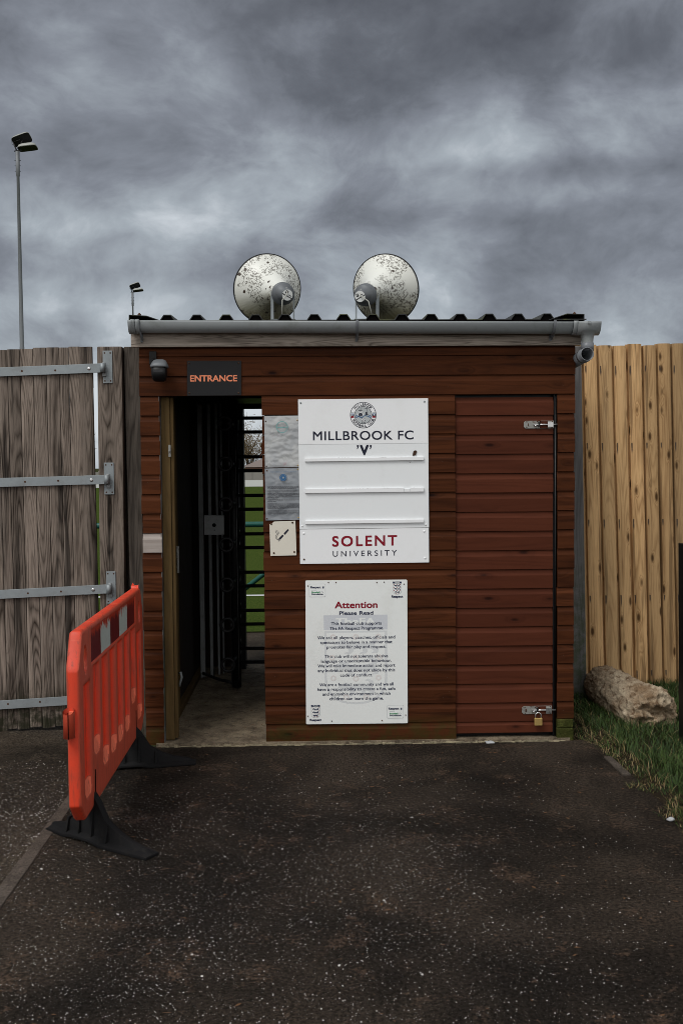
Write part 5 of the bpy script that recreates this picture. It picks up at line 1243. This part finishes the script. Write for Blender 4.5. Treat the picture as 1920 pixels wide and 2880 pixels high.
q=P(46,425,36.0); mast((P(62,985,36.0).x+.0,36.0,0),q.z,'tall floodlight mast with two lamp heads, nearer one at far left')
q=P(373,822,70.0); mast((P(374,900,70.0).x,70.0,0),q.z,'distant smaller floodlight mast rising just above the left end of the roof')
# ================================================================== FAR SIDE OF THE PITCH
rl=empty('pitch_rail',(-.5,4.1,0),'dark green tubular rail around the pitch seen through the turnstile','rail')
zr=P(720,1475,4.1).z
mb=MB(); mb.tube([(-14,4.1,zr),(12,4.1,zr)],.028,14); mb.build('top_rail',M['railgreen'],rl)
for x in (-12,-9.6,-7.2,-4.8,-2.4,.1,2.5,4.9,7.3,9.7):
    mb=MB(); mb.tube([(x,4.1,-.05),(x,4.1,zr)],.028,12); mb.build('rail_post',M['railgreen'],rl)
a=P(690,1655,4.1); b=P(745,1612,4.1); d=(b-a); mb=MB(); mb.tube([a-d*1.0,b+d*2.2],.024,12); mb.build('brace',M['railgreen'],rl)
bw=empty('perimeter_boards',(-5,66,0),'low white boards along the far side of the pitch','boards')
mb=MB()
for i in range(36): mb.box(-60+i*2.6,-60+i*2.6+2.56,66,66.04,0,.46,0)
mb.build('board_panels',M['farwhite'],bw)
ff=empty('far_fence',(-5,67.5,0),'grey panel fence behind the far white boards','fence')
mb=MB()
for i in range(50): mb.box(-60+i*1.85,-60+i*1.85+1.75,67.5,67.55,0,1.12+random.uniform(-.03,.03),2)
mb.build('fence_panels',M['fargrey'],ff)
for i in range(51):
    mb=MB(); mb.box(-60+i*1.85-.1,-60+i*1.85,67.45,67.6,0,1.2,2); mb.build('post',M['fargrey'],ff)
hs=empty('pavilion',(-5.2,72,0),'low pavilion roof behind the far fence','building')
xl=P(690,1310,72).x; xr=P(900,1310,72).x; ze=P(700,1312,72).z; zr2=P(745,1286,72).z
mb=MB(); mb.box(xl,xr,72,78,0,ze,0); mb.build('wall',M['brick'],hs)
mb=MB(); xm=xl+ (P(770,1300,72).x-xl); mb.mesh([(xl-.3,71.8,ze-.05),(xr+.3,71.8,ze-.05),(xr+.3,78.2,ze-.05),(xl-.3,78.2,ze-.05),(xm,75,zr2+.35),(xr-2,75,zr2+.35)],[(0,1,5,4),(1,2,5),(2,3,4,5),(3,0,4),(0,3,2,1)]); mb.build('roof',M['farroof'],hs)
for wx in (.2,.45,.7):
    mb=MB(); mb.box(xl+(xr-xl)*wx,xl+(xr-xl)*wx+1.0,71.96,71.995,.5,1.1); mb.build('window',M['dark'],hs)
random.seed(21)
TL=['broad bare winter tree far behind the turnstile opening','bare brown tree at the far side of the pitch']
def tree(x,y,H,label):
    r_=empty('bare_tree',(x,y,0),label,'tree','bare trees beyond the pitch')
    mb=MB(); mb.tube([(x,y,-.1),(x+.1,y,H*.25),(x,y,H*.5)],[.22,.16,.09],8); tips=[]
    for i in range(14):
        a=random.uniform(0,6.28); z0_=H*random.uniform(.2,.5); l=H*random.uniform(.25,.45)
        e=(x+l*.6*math.cos(a),y+l*.6*math.sin(a),z0_+l); mb.tube([(x,y,z0_),((x+e[0])/2+.1,(y+e[1])/2,z0_+l*.6),e],[.07,.045,.015],5); tips.append(Vector(e)); tips.append(Vector(((x+e[0])/2,(y+e[1])/2,z0_+l*.6)))
    mb.build('trunk',M['bark'],r_)
    mb=MB()
    for i in range(1500):
        c=random.choice(tips); p=c+Vector((random.gauss(0,H*.10),random.gauss(0,H*.10),random.gauss(0,H*.10)))
        if p.z<.3: continue
        d=Vector((random.uniform(-1,1),random.uniform(-1,1),random.uniform(-.2,1.4))).normalized()*random.uniform(.25,.6); s_=Vector((-d.z,.02,d.x)).normalized()*.022
        mb.face([p-s_,p+s_,p+d])
    mb.build('crown',M['twig'],r_,recalc=False)
for i,(x,y,h,l) in enumerate(((-8.5,92,6.6,'large bare tree left of the gap behind the pavilion'),(-6.2,88,4.9,'bare brown tree directly behind the pavilion roof'),(-3.6,95,5.6,'bare tree behind the right end of the pavilion'),(-12.5,90,5.9,'bare tree beyond the far fence hidden mostly by the shed wall'),(-17.5,94,6.5,'spreading bare tree beyond the far fence behind the gate post'),(-23,90,5.5,'bare tree seen through the gap beside the gate'),(-29,95,6.2,'bare tree beyond the far fence behind the gate boards'),(1,92,5.8,'bare tree beyond the pitch behind the club board'))): tree(x,y,h,l)
